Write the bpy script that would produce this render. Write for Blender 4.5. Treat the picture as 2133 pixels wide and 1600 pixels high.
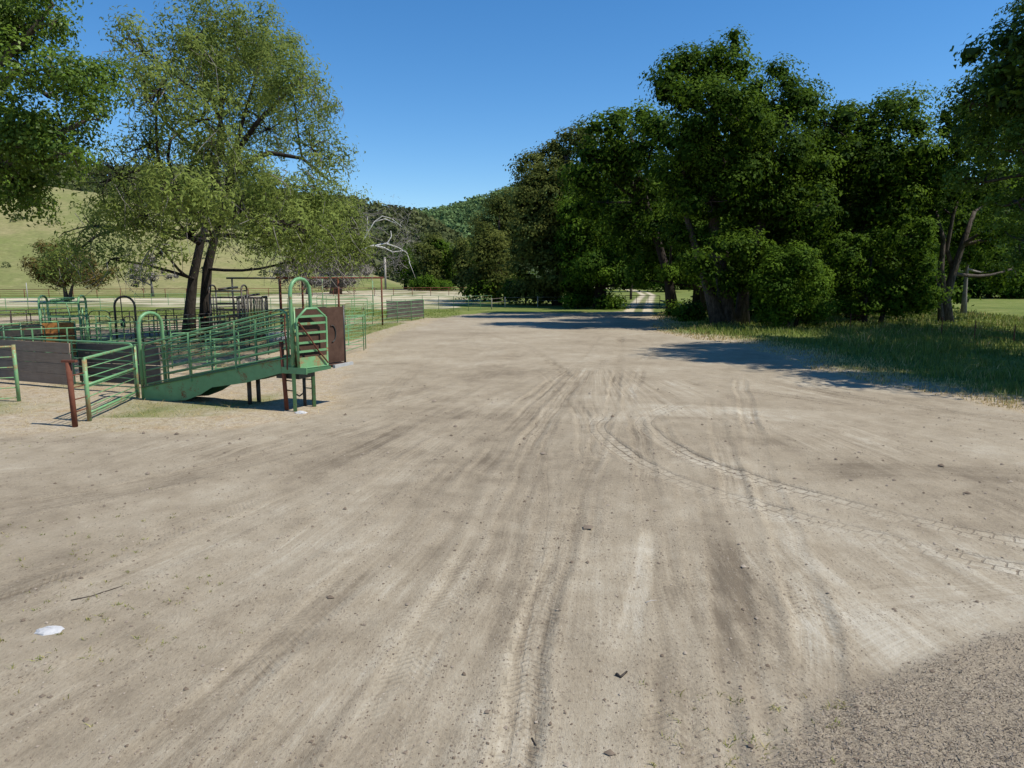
import bpy, math, random
import numpy as np
from mathutils import Vector
for o in list(bpy.data.objects): bpy.data.objects.remove(o)
scene = bpy.context.scene
COL = scene.collection
rnd = random.Random(7)

# ------------------------------------------------------------------ camera, sky, sun, exposure
CX, CY, F, HOR, CAMH = 1066.5, 800.0, 1479.0, 578.0, 3.4      # photograph pixels (2133x1600)
PITCH = math.atan((CY-HOR)/F); CP, SP = math.cos(PITCH), math.sin(PITCH)
cam = bpy.data.cameras.new('camera'); cam.sensor_width = 36; cam.lens = 36*F/2133; cam.clip_end = 6000; cam.clip_start = .1
camo = bpy.data.objects.new('camera', cam); COL.objects.link(camo)
camo.location = (0, 0, CAMH); camo.rotation_euler = (math.pi/2-PITCH, 0, 0); scene.camera = camo

SUN_EL = math.radians(55); SUN_XY = Vector((1, -.26)).normalized()
world = bpy.data.worlds.new('World'); scene.world = world; world.use_nodes = True
wn = world.node_tree; bg = wn.nodes['Background']
sky = wn.nodes.new('ShaderNodeTexSky'); sky.sky_type = 'NISHITA'; sky.sun_disc = False
sky.sun_elevation = SUN_EL; sky.sun_rotation = math.atan2(SUN_XY.x, SUN_XY.y)
sky.air_density = 1.0; sky.dust_density = 0.0; sky.ozone_density = 5.0; sky.altitude = 300
hs = wn.nodes.new('ShaderNodeHueSaturation'); hs.inputs['Saturation'].default_value = 1.24; hs.inputs['Value'].default_value = 1.0
wn.links.new(sky.outputs[0], hs.inputs['Color']); wn.links.new(hs.outputs[0], bg.inputs[0])
bg.inputs[1].default_value = 0.126
sl = bpy.data.lights.new('sun', 'SUN'); sl.energy = 5.0; sl.angle = math.radians(.53); sl.color = (1, .94, .84)
so = bpy.data.objects.new('sun', sl); COL.objects.link(so); so.location = (40, -10, 60)
tosun = Vector((SUN_XY.x*math.cos(SUN_EL), SUN_XY.y*math.cos(SUN_EL), math.sin(SUN_EL)))
so.rotation_euler = (-tosun).to_track_quat('-Z', 'Y').to_euler()
vs = scene.view_settings; vs.view_transform = 'Standard'; vs.look = 'None'; vs.exposure = 0.24; vs.gamma = 1; vs.use_curve_mapping = False

# ------------------------------------------------------------------ pixel helpers (a pixel gives a direction; distance comes from the ground)
def ray(px, py):
    x = (px-CX)/F; y = -(py-CY)/F
    return np.array([x, CP+y*SP, -SP+y*CP])
def gp(px, py):
    d = ray(px, py); t = -CAMH/d[2]
    return np.array([d[0]*t, d[1]*t, 0.])
def pt(px, py, Y):
    d = ray(px, py); t = Y/d[1]
    return np.array([d[0]*t, Y, CAMH+d[2]*t])
def gd(px, D):                       # point on the ground at distance D in the column px
    dep = D*CP + CAMH*SP
    return np.array([(px-CX)/F*dep, D, 0.])

# ------------------------------------------------------------------ noise
def _h(ix, iy, s):
    n = (ix.astype(np.int64)*374761393 + iy.astype(np.int64)*668265263 + s*1442695041) & 0xFFFFFFFF
    n = ((n ^ (n >> 13))*1274126177) & 0xFFFFFFFF
    return ((n ^ (n >> 16)) & 0xFFFF)/65535.0
def vnoise(x, y, s=0):
    ix = np.floor(x); iy = np.floor(y); fx = x-ix; fy = y-iy
    fx = fx*fx*(3-2*fx); fy = fy*fy*(3-2*fy)
    a = _h(ix, iy, s); b = _h(ix+1, iy, s); c = _h(ix, iy+1, s); d = _h(ix+1, iy+1, s)
    return (a+(b-a)*fx)*(1-fy) + (c+(d-c)*fx)*fy
def fbm(x, y, o=4, s=0):
    r = 0; a = .5
    for k in range(o):
        r = r + a*(vnoise(x, y, s+k)-.5)*2; x = x*2.03+11; y = y*2.03+5; a *= .5
    return r
def sstep(a, b, x):
    t = np.clip((x-a)/(b-a), 0, 1); return t*t*(3-2*t)

# ------------------------------------------------------------------ materials
def mat(name):
    m = bpy.data.materials.new(name); m.use_nodes = True; m.node_tree.nodes.clear(); return m, m.node_tree.nodes, m.node_tree.links
class NT:
    def __init__(s, name):
        s.m, s.n, s.l = mat(name)
        s.out = s.n.new('ShaderNodeOutputMaterial'); s.co = s.n.new('ShaderNodeTexCoord')
    def N(s, t, **kw):
        nd = s.n.new(t)
        for k, v in kw.items():
            if k in nd.inputs: nd.inputs[k].default_value = v
            else: setattr(nd, k, v)
        return nd
    def L(s, a, b): s.l.new(a, b)
    def noise(s, scale, detail=4, rough=.6, vec=None, dist=0.0):
        nd = s.N('ShaderNodeTexNoise'); nd.inputs['Scale'].default_value = scale; nd.inputs['Detail'].default_value = detail
        nd.inputs['Roughness'].default_value = rough; nd.inputs['Distortion'].default_value = dist
        s.L(vec if vec is not None else s.co.outputs['Object'], nd.inputs['Vector']); return nd.outputs['Fac']
    def ramp(s, fac, stops):
        r = s.N('ShaderNodeValToRGB'); e = r.color_ramp.elements
        while len(e) < len(stops): e.new(.5)
        for i, (p, c) in enumerate(stops):
            e[i].position = p; e[i].color = c if isinstance(c, tuple) and len(c) == 4 else ((c, c, c, 1) if not isinstance(c, tuple) else (*c, 1))
        s.L(fac, r.inputs[0]); return r.outputs[0]
    def mix(s, f, a, b, mode='MIX'):
        m = s.N('ShaderNodeMix', data_type='RGBA', blend_type=mode)
        for sock, v in ((m.inputs[0], f), (m.inputs[6], a), (m.inputs[7], b)):
            if isinstance(v, (int, float)): sock.default_value = v
            elif isinstance(v, tuple): sock.default_value = (*v, 1)
            else: s.L(v, sock)
        return m.outputs[2]
    def math(s, op, a, b=None, c=None):
        m = s.N('ShaderNodeMath', operation=op)
        for sock, v in zip(m.inputs, (a, b, c)):
            if v is None: continue
            if isinstance(v, (int, float)): sock.default_value = v
            else: s.L(v, sock)
        return m.outputs[0]
    def attr(s, name):
        a = s.N('ShaderNodeAttribute'); a.attribute_name = name; return a.outputs['Fac']
    def bsdf(s, color, rough=.7, metal=0., spec=.3, bump=None, bstr=.3, bdist=.01):
        p = s.N('ShaderNodeBsdfPrincipled')
        for k, v in (('Base Color', color), ('Roughness', rough), ('Metallic', metal), ('Specular IOR Level', spec)):
            if isinstance(v, (int, float)): p.inputs[k].default_value = v
            elif isinstance(v, tuple): p.inputs[k].default_value = (*v, 1)
            else: s.L(v, p.inputs[k])
        if bump is not None:
            b = s.N('ShaderNodeBump'); b.inputs['Strength'].default_value = bstr; b.inputs['Distance'].default_value = bdist
            s.L(bump, b.inputs['Height']); s.L(b.outputs[0], p.inputs['Normal'])
        s.L(p.outputs[0], s.out.inputs[0]); return p

def m_paint(name, c, rust=(.13, .045, .018), lo=.58, hi=.68, fade=.5):
    t = NT(name)
    big = t.noise(2.3, 5, .65); fine = t.noise(31, 4, .6); r = t.math('ADD', t.math('MULTIPLY', big, .65), t.math('MULTIPLY', fine, .35))
    mask = t.ramp(r, [(lo, 0.), (hi, 1.)])
    sun = t.mix(t.ramp(t.noise(5, 3), [(.3, 0.), (.8, fade)]), c, tuple(min(1, x*1.35+.03) for x in c))
    rc = t.mix(t.noise(60, 3), rust, tuple(x*2.2 for x in rust))
    t.bsdf(t.mix(mask, sun, rc), rough=t.ramp(mask, [(0, .42), (1, .9)]), spec=.35, bump=r, bstr=.25, bdist=.004); return t.m
def m_rust(name, a, b, sc=6):
    t = NT(name); n = t.noise(sc, 6, .7); n2 = t.noise(sc*9, 4, .6)
    c = t.mix(t.ramp(n, [(.35, 0.), (.7, 1.)]), a, b); c = t.mix(t.math('MULTIPLY', n2, .5), c, tuple(x*.4 for x in a))
    t.bsdf(c, rough=.85, spec=.2, bump=n2, bstr=.4, bdist=.004); return t.m
def m_wood(name, a, b):
    t = NT(name); mp = t.N('ShaderNodeMapping'); mp.inputs['Scale'].default_value = (1.2, 1.2, 26)
    t.L(t.co.outputs['Object'], mp.inputs[0])
    g = t.noise(1.6, 7, .7, mp.outputs[0], .6); n = t.noise(2.2, 4)
    oi = t.N('ShaderNodeObjectInfo')
    c = t.mix(t.ramp(g, [(.3, 0.), (.75, 1.)]), a, b); c = t.mix(t.ramp(n, [(.4, 0.), (.75, .6)]), c, tuple(x*.45 for x in a))
    c = t.mix(t.math('MULTIPLY', oi.outputs['Random'], .45), c, (b[0]*1.25, b[1]*1.05, b[2]*.9))
    t.bsdf(c, rough=.9, spec=.15, bump=g, bstr=.6, bdist=.006); return t.m
def m_bark(name, a, b, sc=3):
    t = NT(name); mp = t.N('ShaderNodeMapping'); mp.inputs['Scale'].default_value = (3, 3, .8)
    t.L(t.co.outputs['Object'], mp.inputs[0]); n = t.noise(sc, 6, .7, mp.outputs[0], .5)
    t.bsdf(t.mix(t.ramp(n, [(.35, 0.), (.68, 1.)]), a, b), rough=.95, spec=.1, bump=n, bstr=.8, bdist=.04); return t.m
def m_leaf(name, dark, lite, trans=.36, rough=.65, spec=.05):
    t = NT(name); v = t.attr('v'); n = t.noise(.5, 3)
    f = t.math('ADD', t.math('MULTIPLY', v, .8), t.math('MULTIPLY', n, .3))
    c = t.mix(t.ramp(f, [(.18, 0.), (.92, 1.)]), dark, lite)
    p = t.bsdf(c, rough=rough, spec=spec)
    tr = t.N('ShaderNodeBsdfTranslucent'); t.L(t.mix(.5, c, lite), tr.inputs[0])
    ms = t.N('ShaderNodeMixShader'); ms.inputs[0].default_value = trans
    t.L(p.outputs[0], ms.inputs[1]); t.L(tr.outputs[0], ms.inputs[2]); t.L(ms.outputs[0], t.out.inputs[0]); return t.m
M = {}
M['green'] = m_paint('green_paint', (.118, .265, .118), lo=.55, hi=.64)
M['green_worn'] = m_paint('worn_green_paint', (.14, .29, .13), rust=(.16, .11, .05), lo=.49, hi=.57)
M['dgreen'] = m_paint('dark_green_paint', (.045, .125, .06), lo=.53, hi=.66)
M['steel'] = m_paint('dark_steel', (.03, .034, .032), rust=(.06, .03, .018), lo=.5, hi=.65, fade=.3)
M['rust'] = m_rust('rusty_pipe', (.13, .045, .028), (.22, .085, .05))
M['rustsheet'] = m_rust('rusty_sheet', (.062, .033, .022), (.115, .066, .046), 3)
M['orange'] = m_rust('orange_rust_sheet', (.5, .22, .06), (.13, .05, .02), 4)
M['tubdark'] = m_rust('dark_sheet', (.03, .035, .035), (.07, .06, .05), 3)
M['galv'] = m_rust('galvanised', (.35, .36, .36), (.5, .5, .48), 8)
M['plank'] = m_wood('weathered_planks', (.15, .118, .09), (.34, .275, .22))
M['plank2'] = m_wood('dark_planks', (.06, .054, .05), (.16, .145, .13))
M['pole'] = m_wood('grey_pole', (.3, .28, .25), (.5, .47, .43))
M['bark'] = m_bark('dark_bark', (.018, .015, .012), (.06, .05, .042))
M['bark_oak'] = m_bark('oak_bark', (.03, .025, .02), (.13, .11, .095))
M['bark_grey'] = m_bark('grey_twigs', (.12, .11, .1), (.26, .24, .22))
M['bark_white'] = m_bark('white_bark', (.42, .4, .37), (.72, .7, .66))
M['oak'] = m_leaf('oak_leaf', (.018, .046, .006), (.115, .19, .016))
M['oak_near'] = m_leaf('near_oak_leaf', (.036, .075, .01), (.16, .25, .03), rough=.45, spec=.22)
M['oak_olive'] = m_leaf('olive_leaf', (.042, .06, .012), (.165, .185, .045))
M['bush'] = m_leaf('bush_leaf', (.028, .066, .008), (.125, .21, .018))
M['willow'] = m_leaf('willow_leaf', (.095, .135, .028), (.26, .32, .08), trans=.42)
M['bronze'] = m_leaf('bronze_leaf', (.08, .06, .022), (.2, .16, .045))
M['grey_leaf'] = m_leaf('grey_twig_leaf', (.16, .145, .125), (.34, .31, .27), trans=.2)
M['far'] = m_leaf('far_leaf', (.06, .11, .045), (.17, .25, .1), trans=.2, spec=0.)
M['far2'] = m_leaf('ridge_leaf', (.05, .068, .028), (.13, .145, .06), trans=.2, spec=0.)
def m_grass():
    t = NT('grass_blade'); v = t.attr('v'); g = t.attr('dry')
    gr = t.mix(v, (.06, .11, .012), (.19, .26, .036)); dr = t.mix(v, (.3, .22, .08), (.62, .5, .24))
    c = t.mix(g, gr, dr); p = t.bsdf(c, rough=.6, spec=.2)
    tr = t.N('ShaderNodeBsdfTranslucent'); t.L(c, tr.inputs[0]); ms = t.N('ShaderNodeMixShader'); ms.inputs[0].default_value = .35
    t.L(p.outputs[0], ms.inputs[1]); t.L(tr.outputs[0], ms.inputs[2]); t.L(ms.outputs[0], t.out.inputs[0]); return t.m
M['grass'] = m_grass()
def m_clod():
    t = NT('clod'); v = t.attr('v'); n = t.noise(40, 3)
    c = t.mix(v, (.15, .115, .085), (.42, .36, .29)); t.bsdf(t.mix(t.math('MULTIPLY', n, .5), c, (.12, .095, .07)), rough=.95, spec=.1); return t.m
M['clod'] = m_clod()
def m_stone():
    t = NT('white_stone'); n = t.noise(14, 5); t.bsdf(t.mix(n, (.33, .33, .33), (.56, .56, .56)), rough=.8, bump=n, bstr=.5, bdist=.01); return t.m
M['stone'] = m_stone()
def m_ground():
    t = NT('ground')
    tone, green, straw, sand, coarse, crb, ang, rad, stk, tk, lu, lv, tl, tu, tv, tf = (t.attr(a) for a in ('tone', 'green', 'straw', 'sand', 'coarse', 'crumb', 'ang', 'rad', 'stk', 'tk', 'lu', 'lv', 'tl', 'tu', 'tv', 'tf'))
    big = t.noise(.33, 5, .6); mid = t.noise(2.6, 5, .62); fine = t.noise(22, 6, .7); grit = t.noise(130, 3, .6)
    f = t.math('ADD', tone, t.math('MULTIPLY', t.math('SUBTRACT', big, .5), .6))
    f = t.math('ADD', f, t.math('MULTIPLY', t.math('SUBTRACT', mid, .5), .62))
    f = t.math('ADD', f, t.math('MULTIPLY', t.math('SUBTRACT', fine, .5), .42))
    cv = t.N('ShaderNodeCombineXYZ'); t.L(lu, cv.inputs[0]); t.L(lv, cv.inputs[1])
    wv = t.N('ShaderNodeVectorMath', operation='ADD'); t.L(cv.outputs[0], wv.inputs[0])
    nv = t.N('ShaderNodeTexNoise'); nv.inputs['Scale'].default_value = 14; t.L(t.co.outputs['Object'], nv.inputs['Vector'])
    sc = t.N('ShaderNodeVectorMath', operation='MULTIPLY_ADD'); t.L(nv.outputs['Color'], sc.inputs[0]); sc.inputs[1].default_value = (.05, .05, 0); sc.inputs[2].default_value = (-.025, -.025, 0); t.L(sc.outputs[0], wv.inputs[1])
    br = t.N('ShaderNodeTexBrick'); t.L(wv.outputs[0], br.inputs['Vector'])
    for k_, v_ in (('Scale', 1), ('Mortar Size', .016), ('Mortar Smooth', .4), ('Brick Width', .24), ('Row Height', .19)): br.inputs[k_].default_value = v_
    tl = t.math('MULTIPLY', tl, t.ramp(t.noise(2.1, 4, .7), [(.34, .35), (.52, 1.)]))
    lug = t.math('MULTIPLY', br.outputs['Fac'], tl)
    av = t.math('MULTIPLY', t.math('ABSOLUTE', tv), .8); ph = t.math('FRACT', t.math('DIVIDE', t.math('ADD', t.math('ADD', tu, av), t.math('MULTIPLY', t.noise(9, 2), .02)), .082))
    def streak(a, b, ka, kb):
        c_ = t.N('ShaderNodeCombineXYZ'); t.L(t.math('MULTIPLY', a, ka), c_.inputs[0]); t.L(t.math('MULTIPLY', b, kb), c_.inputs[1])
        return t.math('SUBTRACT', t.noise(1, 4, .7, c_.outputs[0]), .5)
    f = t.math('ADD', f, t.math('MULTIPLY', t.math('MULTIPLY', streak(ang, rad, 190, .35), stk), .8))
    f = t.math('ADD', f, t.math('MULTIPLY', t.math('MULTIPLY', streak(tv, tu, 34, .7), tk), 1.05))
    tf = t.math('MULTIPLY', tf, t.ramp(t.noise(1.7, 4, .7), [(.4, .1), (.62, 1.)]))
    trd = t.math('MULTIPLY', t.ramp(t.math('ABSOLUTE', t.math('SUBTRACT', ph, .5)), [(.16, 0.), (.3, 1.)]), tf)
    f = t.math('ADD', f, t.math('MULTIPLY', tl, .1)); f = t.math('SUBTRACT', f, t.math('MULTIPLY', trd, .11))
    dirt = t.ramp(f, [(.02, (.16, .13, .092)), (.4, (.295, .248, .177)), (.62, (.36, .31, .228)), (.98, (.48, .436, .346))])
    dirt = t.mix(t.math('MULTIPLY', lug, .9), dirt, (.12, .092, .064))
    # small dark crumbs and pale chips
    v = t.N('ShaderNodeTexVoronoi', feature='F1'); v.inputs['Scale'].default_value = 17; t.L(t.co.outputs['Object'], v.inputs['Vector'])
    crumb = t.math('MULTIPLY', t.ramp(v.outputs['Distance'], [(.1, 1.), (.24, 0.)]), t.math('ADD', t.ramp(t.noise(1.3, 4), [(.46, 0.), (.66, .6)]), t.math('MULTIPLY', crb, .6)))
    dirt = t.mix(crumb, dirt, (.13, .1, .072))
    v2 = t.N('ShaderNodeTexVoronoi', feature='F1'); v2.inputs['Scale'].default_value = 5.5; t.L(t.co.outputs['Object'], v2.inputs['Vector'])
    dirt = t.mix(t.ramp(v2.outputs['Distance'], [(.02, .7), (.055, 0.)]), dirt, (.55, .5, .42))
    mp = t.N('ShaderNodeMapping'); mp.inputs['Scale'].default_value = (1, .35, 1); t.L(t.co.outputs['Object'], mp.inputs[0])
    fl = t.noise(46, 4, .75, mp.outputs[0]); patch = t.math('ADD', t.ramp(t.noise(.9, 4, .65), [(.36, .25), (.62, 1.)]), t.math('MULTIPLY', crb, .5))
    dirt = t.mix(t.math('MULTIPLY', t.ramp(fl, [(.55, 0.), (.66, .75)]), patch), dirt, (.125, .1, .074))
    dirt = t.mix(t.math('MULTIPLY', t.ramp(fl, [(.3, .5), (.4, 0.)]), patch), dirt, (.52, .48, .4))
    dirt = t.mix(t.math('MULTIPLY', grit, .25), dirt, (.17, .14, .105))
    gcol = t.mix(t.ramp(mid, [(.35, 0.), (.65, 1.)]), (.085, .13, .02), (.17, .21, .05))
    gcol = t.mix(t.ramp(fine, [(.4, 0.), (.7, .7)]), gcol, (.2, .2, .075))
    gcol = t.mix(t.ramp(t.noise(.12, 5, .65), [(.4, 0.), (.66, .8)]), gcol, (.07, .105, .022)); gcol = t.mix(t.ramp(t.noise(.5, 5, .65), [(.48, 0.), (.7, .7)]), gcol, (.24, .23, .085))
    scol = t.mix(t.ramp(fine, [(.35, 0.), (.68, 1.)]), (.27, .21, .14), (.5, .42, .27))
    scol = t.mix(t.ramp(mid, [(.42, 0.), (.62, .85)]), scol, (.4, .345, .27))
    scol = t.mix(t.ramp(t.noise(1.1, 5, .7), [(.52, 0.), (.7, .7)]), scol, (.34, .22, .1)); scol = t.mix(t.ramp(t.noise(75, 3, .6), [(.52, 0.), (.66, .6)]), scol, (.14, .105, .07)); scol = t.mix(t.ramp(t.noise(58, 3, .6), [(.56, 0.), (.7, .6)]), scol, (.6, .53, .42))
    scol = t.mix(t.ramp(t.noise(8, 6, .78), [(.5, 0.), (.64, .75)]), scol, (.17, .125, .08)); scol = t.mix(t.ramp(t.noise(11, 6, .78), [(.55, 0.), (.68, .7)]), scol, (.56, .49, .38))
    sdcol = t.mix(t.ramp(big, [(.35, 0.), (.65, 1.)]), (.44, .38, .26), (.56, .5, .36))
    ccol = t.mix(t.ramp(t.noise(60, 4, .7), [(.36, 0.), (.64, 1.)]), (.085, .068, .048), (.37, .315, .235)); ccol = t.mix(t.ramp(t.noise(1.6, 5, .7), [(.42, 0.), (.68, .55)]), ccol, (.3, .25, .18))
    c = t.mix(coarse, dirt, ccol); c = t.mix(straw, c, scol); c = t.mix(sand, c, sdcol); c = t.mix(green, c, gcol)
    h = t.math('ADD', t.math('MULTIPLY', fine, .7), t.math('MULTIPLY', grit, .35)); h = t.math('ADD', h, t.math('MULTIPLY', fl, .8)); h = t.math('SUBTRACT', h, t.math('ADD', t.math('MULTIPLY', lug, 1.6), t.math('MULTIPLY', trd, .8)))
    t.bsdf(c, rough=.95, spec=.08, bump=h, bstr=.6, bdist=.022); return t.m
M['ground'] = m_ground()
def m_hill():
    t = NT('hill_grass'); big = t.noise(.02, 5, .65); mid = t.noise(.12, 5, .65); fine = t.noise(1.0, 4, .7)
    c = t.mix(t.ramp(big, [(.38, 0.), (.62, 1.)]), (.14, .17, .052), (.265, .235, .112))
    c = t.mix(t.ramp(mid, [(.45, 0.), (.75, .75)]), c, (.17, .2, .06)); c = t.mix(t.ramp(fine, [(.42, 0.), (.68, .6)]), c, (.11, .115, .045)); c = t.mix(t.ramp(t.noise(.35, 4, .7), [(.55, 0.), (.7, .4)]), c, (.34, .31, .15))
    wood = t.attr('wood'); wc = t.mix(mid, (.03, .05, .02), (.08, .1, .04)); t.bsdf(t.mix(wood, c, wc), rough=.95, spec=.08); return t.m
M['hill'] = m_hill()

# ------------------------------------------------------------------ mesh builders
def tag(o, label=None, cat=None, group=None, kind=None):
    if label: o['label'] = label
    if cat: o['category'] = cat
    if group: o['group'] = group
    if kind: o['kind'] = kind
    return o
def empty(name, loc, label=None, cat=None, group=None):
    o = bpy.data.objects.new(name, None); o.empty_display_size = .3; COL.objects.link(o); o.location = tuple(loc)
    return tag(o, label, cat, group)
def worldloc(o):
    v = Vector(o.location)
    while o.parent: o = o.parent; v += Vector(o.location)
    return v
class MB:
    def __init__(s): s.v = []; s.f = []
    def add(s, vs_, fs):
        n = len(s.v); s.v.extend([tuple(map(float, p)) for p in vs_]); s.f.extend([tuple(n+i for i in f) for f in fs]); return s
    def box(s, a, b, ax=None):             # axis-aligned box between corners a,b
        x0, y0, z0 = a; x1, y1, z1 = b
        return s.add([(x0,y0,z0),(x1,y0,z0),(x1,y1,z0),(x0,y1,z0),(x0,y0,z1),(x1,y0,z1),(x1,y1,z1),(x0,y1,z1)],
                     [(0,3,2,1),(4,5,6,7),(0,1,5,4),(1,2,6,5),(2,3,7,6),(3,0,4,7)])
    def slab(s, p0, p1, z00, z01, z10, z11, th):   # vertical board from p0 to p1 (xy), bottom/top heights at each end
        p0 = np.array(p0[:2]); p1 = np.array(p1[:2]); d = (p1-p0)/np.linalg.norm(p1-p0); n = np.array([-d[1], d[0]])*th/2
        a, b, c, e = p0-n, p1-n, p1+n, p0+n
        return s.add([(*a,z00),(*b,z10),(*c,z10),(*e,z00),(*a,z01),(*b,z11),(*c,z11),(*e,z01)],
                     [(0,3,2,1),(4,5,6,7),(0,1,5,4),(1,2,6,5),(2,3,7,6),(3,0,4,7)])
    def tube(s, path, r, n=8, cap=True):
        P = [np.array(p, float) for p in path]; m = len(P)
        R = r if hasattr(r, '__len__') else [r]*m
        T = []
        for i in range(m):
            t = P[min(i+1, m-1)]-P[max(i-1, 0)]; T.append(t/(np.linalg.norm(t)+1e-9))
        u = np.cross(T[0], (0, 0, 1.)) if abs(T[0][2]) < .9 else np.cross(T[0], (1., 0, 0)); u /= np.linalg.norm(u)
        base = len(s.v)
        for i in range(m):
            u = u-T[i]*np.dot(u, T[i]); u /= (np.linalg.norm(u)+1e-9); w = np.cross(T[i], u)
            for k in range(n):
                a = 2*math.pi*k/n; q = P[i]+(u*math.cos(a)+w*math.sin(a))*R[i]; s.v.append((float(q[0]), float(q[1]), float(q[2])))
        for i in range(m-1):
            for k in range(n):
                k2 = (k+1) % n; s.f.append((base+i*n+k, base+i*n+k2, base+(i+1)*n+k2, base+(i+1)*n+k))
        if cap:
            s.f.append(tuple(base+k for k in range(n))[::-1]); s.f.append(tuple(base+(m-1)*n+k for k in range(n)))
        return s
    def build(s, name, m, parent=None, smooth=False):
        me = bpy.data.meshes.new(name); off = np.array(worldloc(parent)) if parent else np.zeros(3)
        if parent is None and s.v:
            a = np.array(s.v); off = np.array([a[:, 0].mean(), a[:, 1].mean(), a[:, 2].min()])
        V = np.array(s.v)-off
        me.from_pydata(V.tolist(), [], s.f); me.materials.append(M[m] if isinstance(m, str) else m)
        if smooth: me.polygons.foreach_set('use_smooth', [True]*len(me.polygons))
        o = bpy.data.objects.new(name, me); COL.objects.link(o)
        if parent: o.parent = parent
        else: o.location = tuple(off)
        return o
def raw_mesh(name, V, Fq, m, parent=None, attrs=None, smooth=False, loc=(0, 0, 0)):
    V = np.asarray(V, np.float32)-np.asarray(loc, np.float32); Fq = np.asarray(Fq, np.int32); k = Fq.shape[1]
    me = bpy.data.meshes.new(name); me.vertices.add(len(V)); me.vertices.foreach_set('co', V.ravel())
    me.loops.add(Fq.size); me.loops.foreach_set('vertex_index', Fq.ravel())
    me.polygons.add(len(Fq)); me.polygons.foreach_set('loop_start', np.arange(0, Fq.size, k, dtype=np.int32))
    me.polygons.foreach_set('loop_total', np.full(len(Fq), k, np.int32))
    if smooth: me.polygons.foreach_set('use_smooth', np.ones(len(Fq), bool))
    me.update(calc_edges=True)
    for an, (dom, arr) in (attrs or {}).items():
        a = me.attributes.new(an, 'FLOAT', dom); a.data.foreach_set('value', np.asarray(arr, np.float32))
    me.materials.append(M[m]); o = bpy.data.objects.new(name, me); COL.objects.link(o)
    if parent: o.parent = parent
    else: o.location = tuple(loc)
    return o

# ------------------------------------------------------------------ GROUND
def W(pts): return np.array([gp(x, y)[:2] for x, y in pts])
yard_poly = W([(-900, 960), (-300, 922), (0, 908), (150, 903), (300, 903), (430, 898), (560, 885), (650, 872), (700, 855), (716, 820), (728, 775), (745, 752), (775, 722),
               (830, 695), (890, 674), (930, 661), (965, 655), (1010, 652), (1100, 651), (1200, 651.5), (1290, 649), (1362, 652), (1362, 690), (1440, 706), (1530, 716), (1620, 742), (1700, 772),
               (1800, 797), (1900, 817), (2133, 861), (2500, 935), (2900, 1010)])
yard_poly = np.vstack([yard_poly, [[14, -30], [-14, -30]]])
road_line = np.vstack([W([(1326, 656), (1333, 640), (1342, 624), (1350, 615), (1338, 608), (1310, 603.5)]), [[20, 330]]])
arena_poly = np.array([gd(-900, 84)[:2], gd(0, 84)[:2], gd(500, 80)[:2], gd(800, 78)[:2], gd(955, 82)[:2], gd(975, 100)[:2], gd(968, 190)[:2], gd(830, 215)[:2], gd(400, 120)[:2], gd(0, 118)[:2], gd(-900, 112)[:2]])
pen_shade_poly = np.array([gd(a, b)[:2] for a, b in ((-200, 27), (170, 26.5), (300, 28.5), (420, 30), (560, 31), (640, 37), (600, 46), (420, 48), (100, 46), (-200, 42))])  # ground colour is darkened inside this outline to stand for tree shade
coarse_poly = W([(2500, 1170), (2133, 1292), (1900, 1385), (1752, 1440), (1690, 1500), (1600, 1600), (1560, 1760), (2700, 1760)])
def poly_sd(x, y, P):                 # signed distance, positive inside
    d = np.full(x.shape, 1e9); ins = np.zeros(x.shape, bool); n = len(P)
    for i in range(n):
        ax, ay = P[i]; bx, by = P[(i+1) % n]; ex, ey = bx-ax, by-ay
        t = np.clip(((x-ax)*ex+(y-ay)*ey)/(ex*ex+ey*ey+1e-12), 0, 1); d = np.minimum(d, np.hypot(x-ax-t*ex, y-ay-t*ey))
        c = ((ay > y) != (by > y)) & (x < (bx-ax)*(y-ay)/(by-ay+1e-12)+ax); ins ^= c
    return np.where(ins, d, -d)
def line_uv(x, y, P):                 # distance along and signed distance across a polyline
    best = np.full(x.shape, 1e9); u = np.zeros(x.shape); v = np.zeros(x.shape); s0 = 0
    for i in range(len(P)-1):
        ax, ay = P[i]; ex, ey = P[i+1]-P[i]; L = math.hypot(ex, ey)
        tr = ((x-ax)*ex+(y-ay)*ey)/(L*L); t = np.clip(tr, 0, 1); d = np.hypot(x-ax-t*ex, y-ay-t*ey)
        m = d < best; best = np.where(m, d, best); u = np.where(m, s0+t*L, u)
        v = np.where(m, np.where((ex*(y-ay)-ey*(x-ax)) > 0, d, -d), v); s0 += L
    return u, v, best, s0
def smooth_line(P, n=6):
    P = np.asarray(P, float); out = []
    Q = np.vstack([2*P[0]-P[1], P, 2*P[-1]-P[-2]])
    for i in range(1, len(Q)-2):
        for k in range(n):
            t = k/n; p0, p1, p2, p3 = Q[i-1], Q[i], Q[i+1], Q[i+2]
            out.append(.5*((2*p1)+(-p0+p2)*t+(2*p0-5*p1+4*p2-p3)*t*t+(-p0+3*p1-3*p2+p3)*t**3))
    out.append(P[-1]); return np.array(out)
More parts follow.
